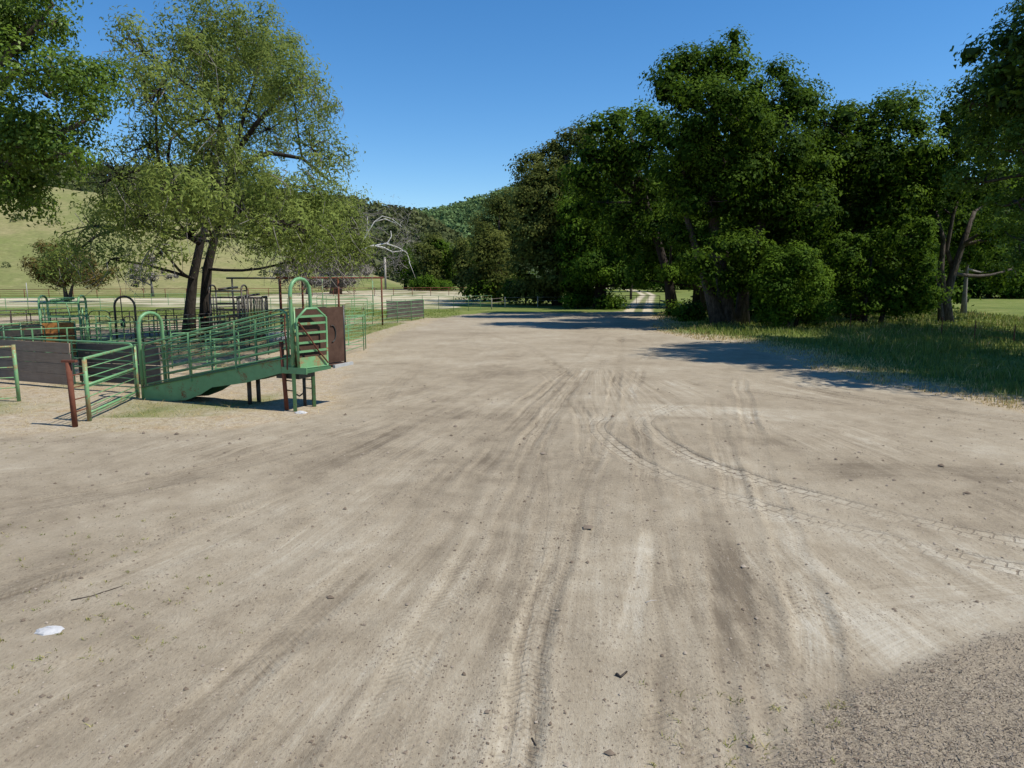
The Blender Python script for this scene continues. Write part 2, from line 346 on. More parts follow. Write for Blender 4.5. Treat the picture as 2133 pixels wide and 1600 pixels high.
# wheel tracks, photographed positions on the ground: (points, half width m, tone, depth m, kind)
TR = [
 ([(1420, 842), (1365, 860), (1345, 882), (1362, 908), (1420, 940), (1500, 972), (1620, 1012), (1760, 1050), (1900, 1085), (2050, 1118), (2133, 1132), (2300, 1160)], .21, .16, .028, 'lug'),
 ([(1262, 862), (1242, 884), (1252, 908), (1292, 938), (1370, 985), (1450, 1015), (1560, 1045), (1680, 1080), (1800, 1110), (1950, 1150), (2060, 1175), (2133, 1190), (2300, 1225)], .21, .16, .028, 'lug'),
 ([(1035, 1700), (1060, 1600), (1120, 1300), (1190, 1100), (1240, 930), (1275, 840), (1290, 740), (1292, 700)], .17, -.12, .03, 'fine'),
 ([(1030, 1760), (1060, 1500), (1095, 1300), (1120, 1180), (1143, 1000), (1128, 880), (1150, 800), (1220, 740), (1250, 700)], .17, .0, .007, 'lug'),
 ([(1520, 1760), (1500, 1600), (1478, 1400), (1462, 1200), (1440, 1050), (1400, 930), (1360, 860)], .2, .1, .03, 'fine'),
 ([(1400, 1700), (1400, 1400), (1385, 1200), (1360, 1040), (1330, 900), (1300, 800)], .18, -.1, .02, 'fine'),
 ([(1750, 1700), (1725, 1500), (1690, 1300), (1650, 1150), (1605, 1030), (1568, 900), (1550, 830), (1545, 790)], .2, .13, .03, 'fine'),
 ([(1640, 1700), (1620, 1500), (1590, 1300), (1560, 1150), (1530, 1030), (1505, 920), (1490, 830)], .2, .05, .025, 'fine'),
 ([(1590, 1700), (1560, 1500), (1535, 1300), (1505, 1130), (1480, 1040)], .19, -.62, .02, 'plain'),
 ([(1290, 1440), (1318, 1300), (1340, 1200), (1352, 1090)], .11, .55, .012, 'plain'),
 ([(150, 1750), (300, 1600), (600, 1330), (800, 1130), (960, 960), (1080, 850), (1190, 765)], .22, -.13, .024, 'fine'),
 ([(420, 1750), (560, 1600), (760, 1330), (900, 1130), (1020, 950), (1130, 830), (1220, 750)], .24, -.11, .022, 'fine'),
 ([(640, 1750), (760, 1560), (900, 1320), (1000, 1130), (1080, 960), (1160, 840), (1240, 750)], .22, .1, .02, 'fine'),
 ([(800, 1750), (900, 1500), (990, 1300), (1060, 1100), (1110, 950), (1180, 830), (1260, 745)], .2, -.1, .018, 'fine'),
 ([(-300, 1600), (0, 1490), (300, 1330), (560, 1180), (760, 1040), (920, 920), (1060, 820)], .3, .1, .012, 'plain'),
 ([(-200, 1350), (200, 1220), (460, 1110), (700, 1000), (880, 900), (1040, 800)], .3, .08, .012, 'plain'),
 ([(-300, 1330), (0, 1240), (330, 1110), (620, 1000), (840, 890), (1000, 800)], .28, -.12, .012, 'fine'),
 ([(-300, 1110), (0, 1065), (300, 1010), (600, 940), (850, 860), (1000, 790), (1090, 730)], .35, -.1, .014, 'plain'),
 ([(-300, 1000), (0, 985), (300, 960), (600, 905), (800, 850), (950, 780), (1040, 720)], .35, .09, .012, 'plain'),
 ([(-300, 925), (0, 915), (300, 915), (560, 903), (760, 850), (850, 780), (930, 720), (1000, 690)], .3, -.1, .014, 'plain'),
 ([(2400, 950), (2133, 905), (1900, 880), (1700, 868), (1500, 858), (1300, 850)], .8, .42, .01, 'plain'),
 ([(2500, 1000), (2133, 955), (1950, 920), (1760, 900), (1600, 895)], .6, .42, .01, 'plain'),
 ([(2500, 925), (2133, 878), (1900, 846), (1700, 812), (1500, 782), (1300, 755)], .25, -.1, .014, 'fine'),
 ([(2500, 945), (2133, 893), (1900, 862), (1700, 832), (1500, 806), (1300, 780)], .25, -.12, .014, 'fine'),
 ([(2500, 1210), (2133, 1235), (1900, 1290), (1720, 1370)], .55, .36, .01, 'plain'),
 ([(2400, 1185), (2133, 1215), (1900, 1232), (1720, 1250)], .3, -.2, .014, 'plain'),
 ([(2300, 1000), (2000, 985), (1800, 980), (1650, 985)], .5, -.42, .01, 'plain'),
 ([(2200, 1095), (1900, 1090), (1700, 1080)], .35, -.3, .01, 'plain'),
 ([(900, 700), (1000, 720), (1120, 770), (1200, 850), (1230, 960)], .2, .1, .012, 'fine'),
 ([(1000, 690), (1090, 720), (1180, 780), (1260, 900)], .2, -.09, .012, 'fine'),
 ([(1370, 700), (1340, 760), (1300, 850), (1240, 1000), (1200, 1150)], .2, .08, .012, 'fine'),
]
TRW = [(smooth_line(W(p)), hw, tn, dp, k) for p, hw, tn, dp, k in TR]
EXTRA = {}
def ground_fields(x, y):
    lu = np.zeros_like(x); lv = np.zeros_like(x); tl = np.zeros_like(x); tu = np.zeros_like(x); tv = np.zeros_like(x); tf = np.zeros_like(x); crumb = np.zeros_like(x); tk = np.zeros_like(x)
    near = sstep(60, 25, y)
    z = fbm(x*.45, y*.45, 3, 3)*.03 + fbm(x*2.4, y*2.4, 4, 9)*.016*near
    tone = .5 + fbm(x*.16, y*.16, 4, 21)*.22 + fbm(x*1.1, y*1.1, 4, 31)*.16
    for i, (P, hw, tn, dp, kind) in enumerate(TRW):
        lo = P.min(0)-1.2; hi = P.max(0)+1.2
        m = (x > lo[0]) & (x < hi[0]) & (y > lo[1]) & (y < hi[1])
        if not m.any(): continue
        xs_, ys_ = x[m], y[m]; wob = fbm(xs_*.6+i*7, ys_*.6, 3, 50+i)*.1
        u, v, d, L = line_uv(xs_, ys_, P); v = v+wob; d = np.abs(v)+np.where(d > np.abs(v)+.6, 5, 0)
        k = sstep(hw*1.25, hw*.8, d)*sstep(0, .8, u)*sstep(L, L-.8, u)
        pres = np.clip(.55+fbm(u*.35, np.full_like(u, i*3.1), 3, 70+i)*1.1, .12, 1) if kind != 'lug' else np.clip(.8+fbm(u*.5, u*0+i, 2, 70+i)*.8, .35, 1)
        k = k*pres
        stripe = fbm(v*16+i*5, u*.22, 3, 90+i)
        dz = -dp*.7*k + dp*.45*np.exp(-((d-hw*1.25)/(hw*.28))**2)*pres
        dt = tn*k*.75 + stripe*.24*k*(1.3 if kind != 'plain' else .7)
        cm = crumb[m]; crumb[m] = np.maximum(cm, np.exp(-((d-hw*1.3)/.12)**2)*pres)
        if kind == 'lug':
            b_ = k > tl[m]; ix = np.where(m)[0][b_]; lu[ix] = u[b_]; lv[ix] = v[b_]; tl[ix] = k[b_]*(.25+.75*sstep(.008, .026, dp))
        elif kind == 'plain':
            k2 = k*.01; b_ = (k2 > tf[m]); ix = np.where(m)[0][b_]; tu[ix] = u[b_]; tv[ix] = v[b_]; tf[ix] = k2[b_]; tk[ix] = k[b_]
        elif kind == 'fine':
            sel = np.clip(sstep(.0, .4, fbm(u*.3+9, u*0+i, 2, 120+i)+.3), .15, 1)*near[m]
            k2 = k*sel; b_ = k2 > tf[m]; ix = np.where(m)[0][b_]; tu[ix] = u[b_]; tv[ix] = v[b_]; tf[ix] = k2[b_]; tk[ix] = k[b_]
            dt -= .24*np.exp(-((np.abs(v)-hw*.55)/.02)**2)*k2; dz -= .012*np.exp(-((np.abs(v)-hw*.55)/.025)**2)*k2
        z[m] += dz; tone[m] += dt
    ox, oy = 4.0, 33.; ang = np.arctan2(x-ox, oy-y); rd_ = np.hypot(x-ox, y-oy); fl = sstep(34, 24, y)
    sw = fbm(rd_*.12, ang*2, 2, 200)*.06
    st1 = fbm((ang+sw)*26, rd_*.09, 3, 201); st2 = fbm((ang+sw)*95, rd_*.16, 3, 205)
    pm = .35+1.1*sstep(-.1, .35, fbm(x*.28, y*.28, 3, 210)); EXTRA.update(ang=ang+sw, rad=rd_, stk=fl*pm); tone += (st1*.13+st2*.17)*fl*pm; z += (st1*.007+st2*.006)*fl*pm
    tone -= .12*sstep(.15, .6, fbm(x*.55+40, y*.75, 4, 215))*near
    wob = fbm(x*.5, y*.5, 3, 40)*.55 + fbm(x*2.5, y*2.5, 3, 41)*.3
    sd = poly_sd(x, y, yard_poly)
    yard = sstep(-.35, .35, sd + wob*np.clip(.6+y*.012, .6, 2.0))
    u, v, d, L = line_uv(x, y, road_line)
    rw = np.clip(np.maximum(sstep(1.7, 1.2, d), 0), 0, 1); ruts = rw*np.clip(sstep(.35, .55, np.abs(v))*1.2+.25, 0, 1)
    road = ruts*(y > 60)
    out = 1-yard
    right = (x > (y-14)*.10+2.0) & (y < 78) & (x > 3)
    nz = fbm(x*.22, y*.22, 4, 60); nz2 = fbm(x*1.3, y*1.3, 3, 61)
    green = np.where(right, sstep(.6, 2.6, -sd+nz*1.6+nz2*.6), sstep(-.15, .35, nz+.35*sstep(22, 60, y)-.12)*.85)
    green = np.where((~right) & (sd > -1.6) & (y < 60), green*.12, green)
    ar = sstep(-2.5, 2.5, poly_sd(x, y, arena_poly)+nz*7)
    green = np.where(ar > .3, green*sstep(.15, .6, nz+.1)*.8, green)
    green = np.where((y > 64) & (ar <= .3), 1., green)
    straw = np.where(right, sstep(3.6, .2, -sd+nz*1.5), .85)
    pen = sstep(-1.2, 1.2, poly_sd(x, y, pen_shade_poly)+nz*3)*out; tone = tone-.55*pen; green = green*(1-.75*pen); straw = straw*(1-.9*pen)  # tree shade over the pens painted in: lower tone, less green and straw
    green *= out; straw = straw*out*(1-.85*ar); sand = ar*out*sstep(-.45, .15, nz+fbm(x*.05, y*.35, 3, 67)*.8)
    green = np.where((ar > .3) & (sand < .5), np.maximum(green, .75*(1-sand)), green)
    green = np.where(road > .05, green*(1-road), green); straw *= 1-road; sand = np.maximum(sand, road*.9*out)
    coarse = sstep(-.1, .2, poly_sd(x, y, coarse_poly)+wob*.3)
    z += coarse*(.015+.02*fbm(x*9, y*9, 3, 44)) + out*(.04*sstep(0, 2, -sd)*(y < 60))
    z += .09*np.exp(-(((x+10.6)/1.6)**2+((y-19.2)/1.1)**2))*0
    EXTRA.update(lu=lu, lv=lv, tl=tl, tu=tu, tv=tv, tf=tf, crumb=crumb, tk=tk)
    z = np.where(y > 70, z*.4, z)
    return z, tone, green, straw, sand, coarse, yard, road, ar, sd
def lines(segs):
    out = [segs[0][0]]
    for a, b, st0, st1 in segs:
        p = a; 
        while p < b:
            t = (p-a)/(b-a); p += st0+(st1-st0)*t; out.append(min(p, b))
    return np.array(out)
def patch(xs, ys, sink=None):
    Xg, Yg = np.meshgrid(xs, ys); X_, Y_ = Xg.ravel(), Yg.ravel(); nx, ny = len(xs), len(ys)
    f = ground_fields(X_, Y_); e = dict(EXTRA); z = f[0] if sink is None else f[0]-sstep(sink, sink+.5, Y_)*.07
    ii = (np.arange(ny-1)[:, None]*nx+np.arange(nx-1)[None, :]).ravel()
    return np.stack([X_, Y_, z], 1), np.stack([ii, ii+1, ii+nx+1, ii+nx], 1), f, e
def mir(h): return np.concatenate([-h[:0:-1], h])
PA = patch(mir(lines([(0, 7.5, .044, .044), (7.5, 13, .055, .11), (13, 30, .15, .9), (30, 160, 2, 30), (160, 2200, 60, 500)])), lines([(-60, 2, 8, .5), (2, 4, .3, .05), (4, 12, .04, .044), (12, 20, .05, .08), (20, 26.5, .08, .1)]), 26)
PB = patch(mir(lines([(0, 14, .14, .19), (14, 34, .22, .6), (34, 160, .9, 8), (160, 2200, 14, 400)])), lines([(26, 60, .11, .4), (60, 150, .45, 1.4), (150, 260, 2, 8), (260, 2600, 20, 300)]))
GV = np.vstack([PA[0], PB[0]]); GF = np.vstack([PA[1], PB[1]+len(PA[0])])
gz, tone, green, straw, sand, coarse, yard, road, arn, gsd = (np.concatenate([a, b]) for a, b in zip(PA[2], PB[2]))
fy = yard[GF].mean(1); fr = road[GF].mean(1); fa = arn[GF].mean(1)
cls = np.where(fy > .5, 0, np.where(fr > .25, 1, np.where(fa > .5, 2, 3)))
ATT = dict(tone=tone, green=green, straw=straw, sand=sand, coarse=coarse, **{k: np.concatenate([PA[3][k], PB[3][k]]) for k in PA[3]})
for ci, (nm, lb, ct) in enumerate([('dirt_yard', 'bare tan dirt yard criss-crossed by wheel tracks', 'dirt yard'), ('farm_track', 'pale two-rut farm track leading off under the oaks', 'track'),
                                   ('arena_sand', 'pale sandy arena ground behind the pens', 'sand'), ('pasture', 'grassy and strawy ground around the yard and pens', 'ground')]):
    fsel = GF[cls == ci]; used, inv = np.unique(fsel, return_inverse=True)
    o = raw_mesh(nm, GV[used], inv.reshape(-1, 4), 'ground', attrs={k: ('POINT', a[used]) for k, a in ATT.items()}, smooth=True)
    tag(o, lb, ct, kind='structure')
def gh(x, y):
    x = np.atleast_1d(np.asarray(x, float)); y = np.atleast_1d(np.asarray(y, float))
    return ground_fields(x, y)[0]
def gz1(p): return float(gh([p[0]], [p[1]])[0])

# ------------------------------------------------------------------ HILLS
def hill_h(t, D):                     # t = x/y azimuth, D distance
    px = CX+F*t
    yc = np.interp(px, [-1500, 0, 250, 560, 700, 835, 900], [330, 392, 420, 492, 545, 590, 606])
    crest = np.interp(px, [-1500, 600, 840], [300, 260, 250]); foot = np.interp(px, [-600, 0, 500, 840], [128, 132, 150, 222])
    top = CAMH+(578-yc)/F*crest
    h1 = top*sstep(0, 1, (D-foot)/(crest-foot))**.85
    h1 = np.where(D > crest, top-(D-crest)*.02, h1)
    yr = np.interp(px, [-1500, 0, 420, 600, 760, 860, 1000, 1300], [345, 370, 384, 428, 454, 470, 540, 590])
    rc = np.interp(px, [0, 900], [480, 520]); tr = CAMH+(578-yr)/F*rc
    h2 = tr*sstep(300, 480, D) - np.clip(D-rc, 0, 400)*.1
    ym = np.interp(px, [500, 700, 850, 900, 950, 1000, 1060, 1100, 1250, 1500, 2200, 3200], [520, 480, 457, 450, 440, 424, 406, 398, 380, 375, 400, 440])
    mc = 900; tm = CAMH+(578-ym)/F*mc
    h3 = tm*np.clip((D-430)/(mc-430), 0, 1)**1.15 - np.clip(D-mc, 0, 600)*.12
    return h1, h2, h3
ta = np.linspace(-1.25, 1.35, 260); Da = np.concatenate([np.linspace(118, 300, 60), np.linspace(310, 1300, 60)])
Tm, Dm = np.meshgrid(ta, Da); Tm = Tm.ravel(); Dm = Dm.ravel()
h1, h2, h3 = hill_h(Tm, Dm); Xh = Tm*Dm; Yh = Dm
nzh = fbm(Xh*.02, Yh*.02, 5, 80)
Hh = np.maximum(np.maximum(h1, h2), h3)
woodh = np.where((h2 > h1+.3) | (h3 > h1+.3), 1., 0.)
Hh = Hh + nzh*np.clip(Hh*.12, 0, 5) - .25*(Hh < .3)
HV = np.stack([Xh, Yh, Hh], 1); nt = len(ta)
jj = (np.arange(len(Da)-1)[:, None]*nt+np.arange(nt-1)[None, :]).ravel(); HF = np.stack([jj, jj+1, jj+nt+1, jj+nt], 1)
for nm, sel, lb in (('grass_hill', woodh[HF].mean(1) <= .5, 'tan and green grassy hillside behind the pens'), ('wooded_hills', woodh[HF].mean(1) > .5, 'distant hills covered in green woods')):
    fs = HF[sel]; used, inv = np.unique(fs, return_inverse=True)
    tag(raw_mesh(nm, HV[used], inv.reshape(-1, 4), 'hill', attrs={'wood': ('POINT', woodh[used])}, smooth=True), lb, 'hill', kind='structure')

# ------------------------------------------------------------------ FOLIAGE
def leaves(cent, nrm, size, aspect, rg, fold=.18, box=False):
    n = len(cent); rv = rg.normal(size=(n, 3)); tdir = np.cross(nrm, rv); tdir /= np.linalg.norm(tdir, axis=1)[:, None]+1e-9
    bdir = np.cross(nrm, tdir); L = size*rg.uniform(.6, 1.3, n); Wd = L*aspect*rg.uniform(.75, 1.2, n)
    L = L[:, None]; Wd = Wd[:, None]
    if box:
        j = lambda: rg.uniform(.3, 1.1, (n, 1)); q = rg.normal(size=(n, 1))*L*fold
        a = cent-tdir*L*.5*j()-bdir*Wd*.5*j(); b = cent+tdir*L*.5*j()-bdir*Wd*.5*j()+nrm*q; c = cent+tdir*L*.5*j()+bdir*Wd*.5*j(); d = cent-tdir*L*.5*j()+bdir*Wd*.5*j()+nrm*q
    else:
        a = cent-tdir*L*.5; c = cent+tdir*L*.5+nrm*L*fold*-.3
        b = cent+bdir*Wd*.5+nrm*L*fold; d = cent-bdir*Wd*.5+nrm*L*fold
    V = np.stack([a, b, c, d], 1).reshape(-1, 3); Fq = np.arange(4*n).reshape(-1, 4); return V, Fq
def unit(n, rg):
    d = rg.normal(size=(n, 3)); return d/np.linalg.norm(d, axis=1)[:, None]
def sample_clumps(blobs, cr, dens, rg, inner=.62):
    C = []; Bn = []; Id = []
    for bi, b in enumerate(blobs):
        c = np.array(b[:3]); r = np.array(b[3:6]); area = 4*math.pi*(((r[0]*r[1])**1.6+(r[0]*r[2])**1.6+(r[1]*r[2])**1.6)/3)**(1/1.6)
        n = max(5, int(area/(math.pi*cr*cr)*dens*(b[6] if len(b) > 6 else 1)))
        d = unit(n, rg); ph = rg.uniform(0, 6.28, 3)
        lump = 1+.17*np.sin(d[:, 0]*4.3+ph[0])*np.sin(d[:, 1]*4.1+ph[1])+.12*np.sin(d[:, 2]*6+ph[2])
        rad = (inner+(1.03-inner)*np.sqrt(rg.uniform(0, 1, n)))*lump
        p = c+d*r*rad[:, None]; k = p[:, 2] > .35
        C.append(p[k]); Bn.append(d[k]); Id.append(np.full(k.sum(), bi))
    return np.vstack(C), np.vstack(Bn), np.concatenate(Id)
def crown(blobs, cr, nl, dens, ls, seed, aspect=.6, droop=0., flat=.75, updir=.35, inner=.62, shell=.62, box=False, shade_core=0):
    rg = np.random.default_rng(seed); C, Bn, Id = sample_clumps(blobs, cr, dens, rg, inner)
    n = len(C); s = cr*rg.uniform(.5, 1.35, n); k = np.maximum(6, (nl*(s/cr)**2*rg.uniform(.75, 1.25, n)).astype(int))
    idx = np.repeat(np.arange(n), k); m = len(idx); d = unit(m, rg); d[:, 2] = np.where((d[:, 2] < -.1) & (rg.uniform(0, 1, m) < .45), -d[:, 2], d[:, 2])
    ph = rg.uniform(0, 6.28, (n, 3))[idx]
    lump = 1+.2*np.sin(d[:, 0]*5+ph[:, 0])*np.sin(d[:, 1]*5+ph[:, 1])+.15*np.sin(d[:, 2]*7+ph[:, 2])
    rr = (shell+(1.05-shell)*rg.uniform(0, 1, m)**.7)*lump; off = d*rr[:, None]*s[idx][:, None]; off[:, 2] *= flat
    if droop: off[:, 2] = off[:, 2]-droop*np.abs(rg.normal(size=m))*s[idx]
    P = C[idx]+off; P[:, 2] = np.maximum(P[:, 2], .06)
    N = d*.95+Bn[idx]*.25+rg.normal(size=(m, 3))*.34; N[:, 2] += updir
    N /= np.linalg.norm(N, axis=1)[:, None]; V, Fq = leaves(P, N, ls, aspect, rg, box=box)
    v = np.clip((rg.uniform(0, 1, n)**1.3)[idx]*.62+.22*(d[:, 2]*0+rg.uniform(-1, 1, m))+.2, 0, 1)
    if shade_core:
        ic = np.repeat(np.arange(n), shade_core); mc = len(ic); dc = unit(mc, rg); Pc = C[ic]+dc*(s[ic]*rg.uniform(.05, .46, mc))[:, None]; Pc[:, 2] = np.maximum(Pc[:, 2], .15)
        V2, F2 = leaves(Pc, dc, cr*.5, .8, rg, box=True); Fq = np.vstack([Fq, F2+len(V)]); V = np.vstack([V, V2]); v = np.concatenate([v, np.zeros(mc)])  # inner leaves take the darkest leaf colour, painting shade inside the crown
    return V, Fq, v, C, Id
def bend(a, b, rg, amt=.12, n=5, sag=0.):
    a = np.array(a, float); b = np.array(b, float); L = np.linalg.norm(b-a); out = []
    o1 = rg.normal(size=3)*L*amt
    for i in range(n+1):
        t = i/n; out.append(a+(b-a)*t+o1*math.sin(math.pi*t)+np.array([0, 0, -sag*L*t*t]))
    return out
def make_tree(name, label, cat, base, trunks, blobs, leaf, bark, cr=1.0, nl=60, dens=1.2, ls=.24, seed=1, group=None, twigs=5, aspect=.6, droop=0., limb_r=.16, inner=.5, sides=7, twig_r=.03, updir=.35, flat=.8, shell=.62, dense=True, box=True, shade_core=17):
    if dense: cr, nl, dens, ls = cr*1.3, nl*3.7, dens*1.16, ls*.95
    if dense:
        blobs = [tuple(b[:3])+tuple(max(r_-.38*cr, .45*r_) for r_ in b[3:6])+tuple(b[6:]) for b in blobs]; dens = dens*1.42
    rg = np.random.default_rng(seed+500); base = np.array([base[0], base[1], 0.]); root = empty(name, base, label, cat, group)
    mb = MB(); nodes = []
    for path, r0, r1 in trunks:
        path = [np.array(p, float) for p in path]; m = len(path)
        if path[0][2] < 1: path[0][2] = -.15
        R = [r0+(r1-r0)*i/(m-1) for i in range(m)]
        if path[0][2] < .2: R[0] *= 1.35
        mb.tube(path, R, sides); nodes += [(p, r) for p, r in zip(path[1:], R[1:])]
    V, Fq, v, C, Id = crown(blobs, cr, nl, dens, ls, seed, aspect, droop, flat, updir, inner, shell, box, shade_core)
    NP = np.array([p for p, r in nodes]); NR = [r for p, r in nodes]
    for bi, b in enumerate(blobs):
        c = np.array(b[:3]); j = int(np.argmin(np.linalg.norm(NP-c, axis=1)+np.where(NP[:, 2] > c[2]+.5, 3, 0)))
        dist = np.linalg.norm(NP[j]-c); r0 = min(NR[j]*.8, limb_r)
        if dist > .3: mb.tube(bend(NP[j], c, rg, .05), np.linspace(r0, r0*.45, 6), 5, False)
        sel = np.where(Id == bi)[0]
        if len(sel):
            for q in rg.choice(sel, min(twigs, len(sel)), replace=False):
                mb.tube(bend(c, C[q], rg, .14, 4), np.linspace(r0*.4, twig_r*.4, 5), 4, False)
    mb.build('trunk', bark, root, True)
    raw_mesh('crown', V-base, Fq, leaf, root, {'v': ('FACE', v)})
    return root
JY = 0.; jr = random.Random(99)
def Bl(px, py, rx, ry, Y, dens=1, ds=1.0):
    Y = Y+jr.uniform(-JY, JY)
    c = pt(px, py, Y); k = Y*CP/F
    return (c[0], c[1], c[2], rx*k, rx*k*ds, ry*k, dens)
def pth(Y, *pp): return [pt(x, y, Y) for x, y in pp]

# --- big oak on the right and its neighbours
JY = 3.5
Y = 51.
make_tree('oak_tree', 'tallest dark green oak with a thick forked trunk beside the yard', 'tree', gd(1515, Y),
 [(pth(Y, (1512, 672), (1508, 600), (1490, 500), (1480, 400), (1490, 250), (1500, 130)), .6, .16), (pth(Y+.6, (1545, 670), (1548, 590), (1580, 480), (1620, 360), (1640, 250)), .45, .15),
  (pth(Y-.5, (1500, 668), (1478, 610), (1450, 520), (1420, 420)), .5, .16)],
 [Bl(1505, 130, 68, 66, Y), Bl(1425, 165, 58, 62, Y+1), Bl(1395, 190, 40, 50, Y), Bl(1500, 235, 100, 70, Y-1), Bl(1610, 210, 66, 70, Y+1), Bl(1655, 250, 52, 66, Y+2), Bl(1430, 300, 72, 62, Y-2), Bl(1510, 340, 100, 66, Y-3),
  Bl(1610, 320, 78, 72, Y-2), Bl(1690, 330, 56, 70, Y), Bl(1400, 385, 52, 44, Y), Bl(1480, 420, 92, 50, Y-1), Bl(1600, 420, 92, 52, Y-1), Bl(1680, 440, 70, 60, Y), Bl(1560, 500, 96, 56, Y+2), Bl(1450, 490, 60, 44, Y+2), Bl(1520, 530, 70, 46, Y-2.5), Bl(1580, 560, 62, 44, Y-2), Bl(1465, 550, 46, 46, Y-2), Bl(1525, 590, 40, 26, Y-3, .7), Bl(1595, 610, 40, 40, Y+2), Bl(1640, 380, 80, 60, Y+2), Bl(1560, 280, 70, 60, Y+3), Bl(1470, 330, 60, 60, Y+3), Bl(1640, 500, 70, 60, Y+1)],
 'oak', 'bark_oak', cr=.95, nl=58, dens=1.25, ls=.25, seed=11, twigs=6)
Y = 54.
make_tree('oak_tree', 'broad oak with a rounded top right of the tallest oak', 'tree', gd(1790, Y),
 [(pth(Y, (1790, 668), (1792, 580), (1800, 480), (1830, 330)), .45, .15)],
 [Bl(1860, 240, 52, 52, Y), Bl(1780, 250, 62, 50, Y+1), Bl(1720, 255, 44, 46, Y+2), Bl(1900, 290, 46, 50, Y+1), Bl(1820, 330, 82, 60, Y), Bl(1730, 350, 60, 60, Y-1), Bl(1900, 390, 72, 66, Y), Bl(1800, 430, 90, 60, Y+1), Bl(1720, 470, 50, 60, Y+1), Bl(1880, 480, 80, 60, Y+2), Bl(1760, 400, 70, 60, Y+2), Bl(1850, 420, 70, 60, Y-1), Bl(1900, 340, 60, 50, Y+2), Bl(1740, 540, 60, 50, Y+3), Bl(1840, 540, 70, 50, Y+3)],
 'oak', 'bark', cr=1.0, nl=54, dens=1.2, ls=.27, seed=12)
JY = 2.0
Y = 66.
make_tree('oak_tree', 'small fresh green oak leaning over the farm track opening', 'tree', gd(1468, Y),
 [(pth(Y, (1472, 648), (1464, 600), (1450, 560), (1420, 510)), .42, .15)],
 [Bl(1420, 470, 50, 38, Y), Bl(1370, 490, 46, 50, Y), Bl(1440, 520, 44, 54, Y), Bl(1390, 545, 56, 46, Y), Bl(1350, 540, 24, 60, Y), Bl(1445, 568, 26, 30, Y), Bl(1395, 574, 40, 18, Y), Bl(1330, 580, 16, 16, Y)],
 'bush', 'bark', cr=.8, nl=52, dens=1.5, ls=.27, seed=13)
JY = 3.5
Y = 84.
make_tree('oak_tree', 'oak with a short stout dark trunk left of the farm track', 'tree', gd(1251, Y),
 [(pth(Y, (1251, 638), (1250, 600), (1250, 520), (1255, 440)), .78, .3)],
 [Bl(1265, 420, 66, 52, Y), Bl(1210, 450, 52, 50, Y), Bl(1310, 440, 44, 56, Y), Bl(1290, 500, 66, 56, Y-2), Bl(1215, 520, 60, 56, Y-1), Bl(1250, 560, 66, 44, Y-2), Bl(1310, 556, 30, 34, Y), Bl(1300, 588, 22, 14, Y), Bl(1205, 580, 44, 26, Y)],
 'bush', 'bark', cr=1.15, nl=52, dens=1.25, ls=.34, seed=14)
JY = 4.5
Y = 62.
make_tree('oak_tree', 'very tall dark evergreen rising behind the stout trunked oak', 'tree', gd(1402, Y+2),
 [(pth(Y+2, (1402, 650), (1392, 580), (1345, 420), (1312, 280)), .5, .18)],
 [Bl(1320, 262, 52, 46, Y), Bl(1270, 290, 52, 52, Y+2), Bl(1360, 300, 44, 60, Y), Bl(1250, 350, 72, 56, Y), Bl(1330, 370, 66, 60, Y), Bl(1370, 420, 40, 60, Y+2), Bl(1320, 470, 60, 60, Y+4), Bl(1230, 420, 60, 50, Y+4), Bl(1380, 360, 50, 60, Y+2), Bl(1390, 480, 50, 50, Y+3), Bl(1290, 330, 60, 50, Y+2)],
 'oak', 'bark', cr=1.3, nl=52, dens=1.15, ls=.36, seed=15)
Y = 88.
make_tree('evergreen_tree', 'tall olive tinted evergreen with a ragged stepped top', 'tree', gd(1160, Y),
 [(pth(Y, (1160, 634), (1158, 560), (1160, 440), (1180, 330)), .5, .18)],
 [Bl(1200, 300, 48, 36, Y), Bl(1150, 330, 44, 34, Y+1), Bl(1108, 360, 36, 38, Y+1), Bl(1180, 370, 66, 44, Y-1), Bl(1120, 410, 48, 50, Y), Bl(1180, 450, 60, 56, Y+1), Bl(1120, 480, 52, 56, Y), Bl(1090, 540, 36, 50, Y), Bl(1150, 560, 60, 56, Y), Bl(1190, 520, 50, 60, Y+2), Bl(1130, 605, 60, 24, Y)],
 'oak_olive', 'bark', cr=1.2, nl=50, dens=1.25, ls=.38, seed=16)
Y = 103.
make_tree('evergreen_tree', 'pointed yellowish green evergreen at the arena end', 'tree', gd(1035, Y),
 [(pth(Y, (1035, 624), (1036, 560), (1040, 460)), .4, .12)],
 [Bl(1045, 432, 30, 30, Y), Bl(1030, 475, 40, 36, Y), Bl(1070, 480, 34, 44, Y), Bl(1010, 520, 36, 44, Y), Bl(1055, 540, 46, 52, Y), Bl(1010, 580, 34, 36, Y), Bl(1060, 590, 46, 30, Y), Bl(990, 590, 20, 24, Y)],
 'oak_olive', 'bark', cr=1.2, nl=52, dens=1.3, ls=.42, seed=17)
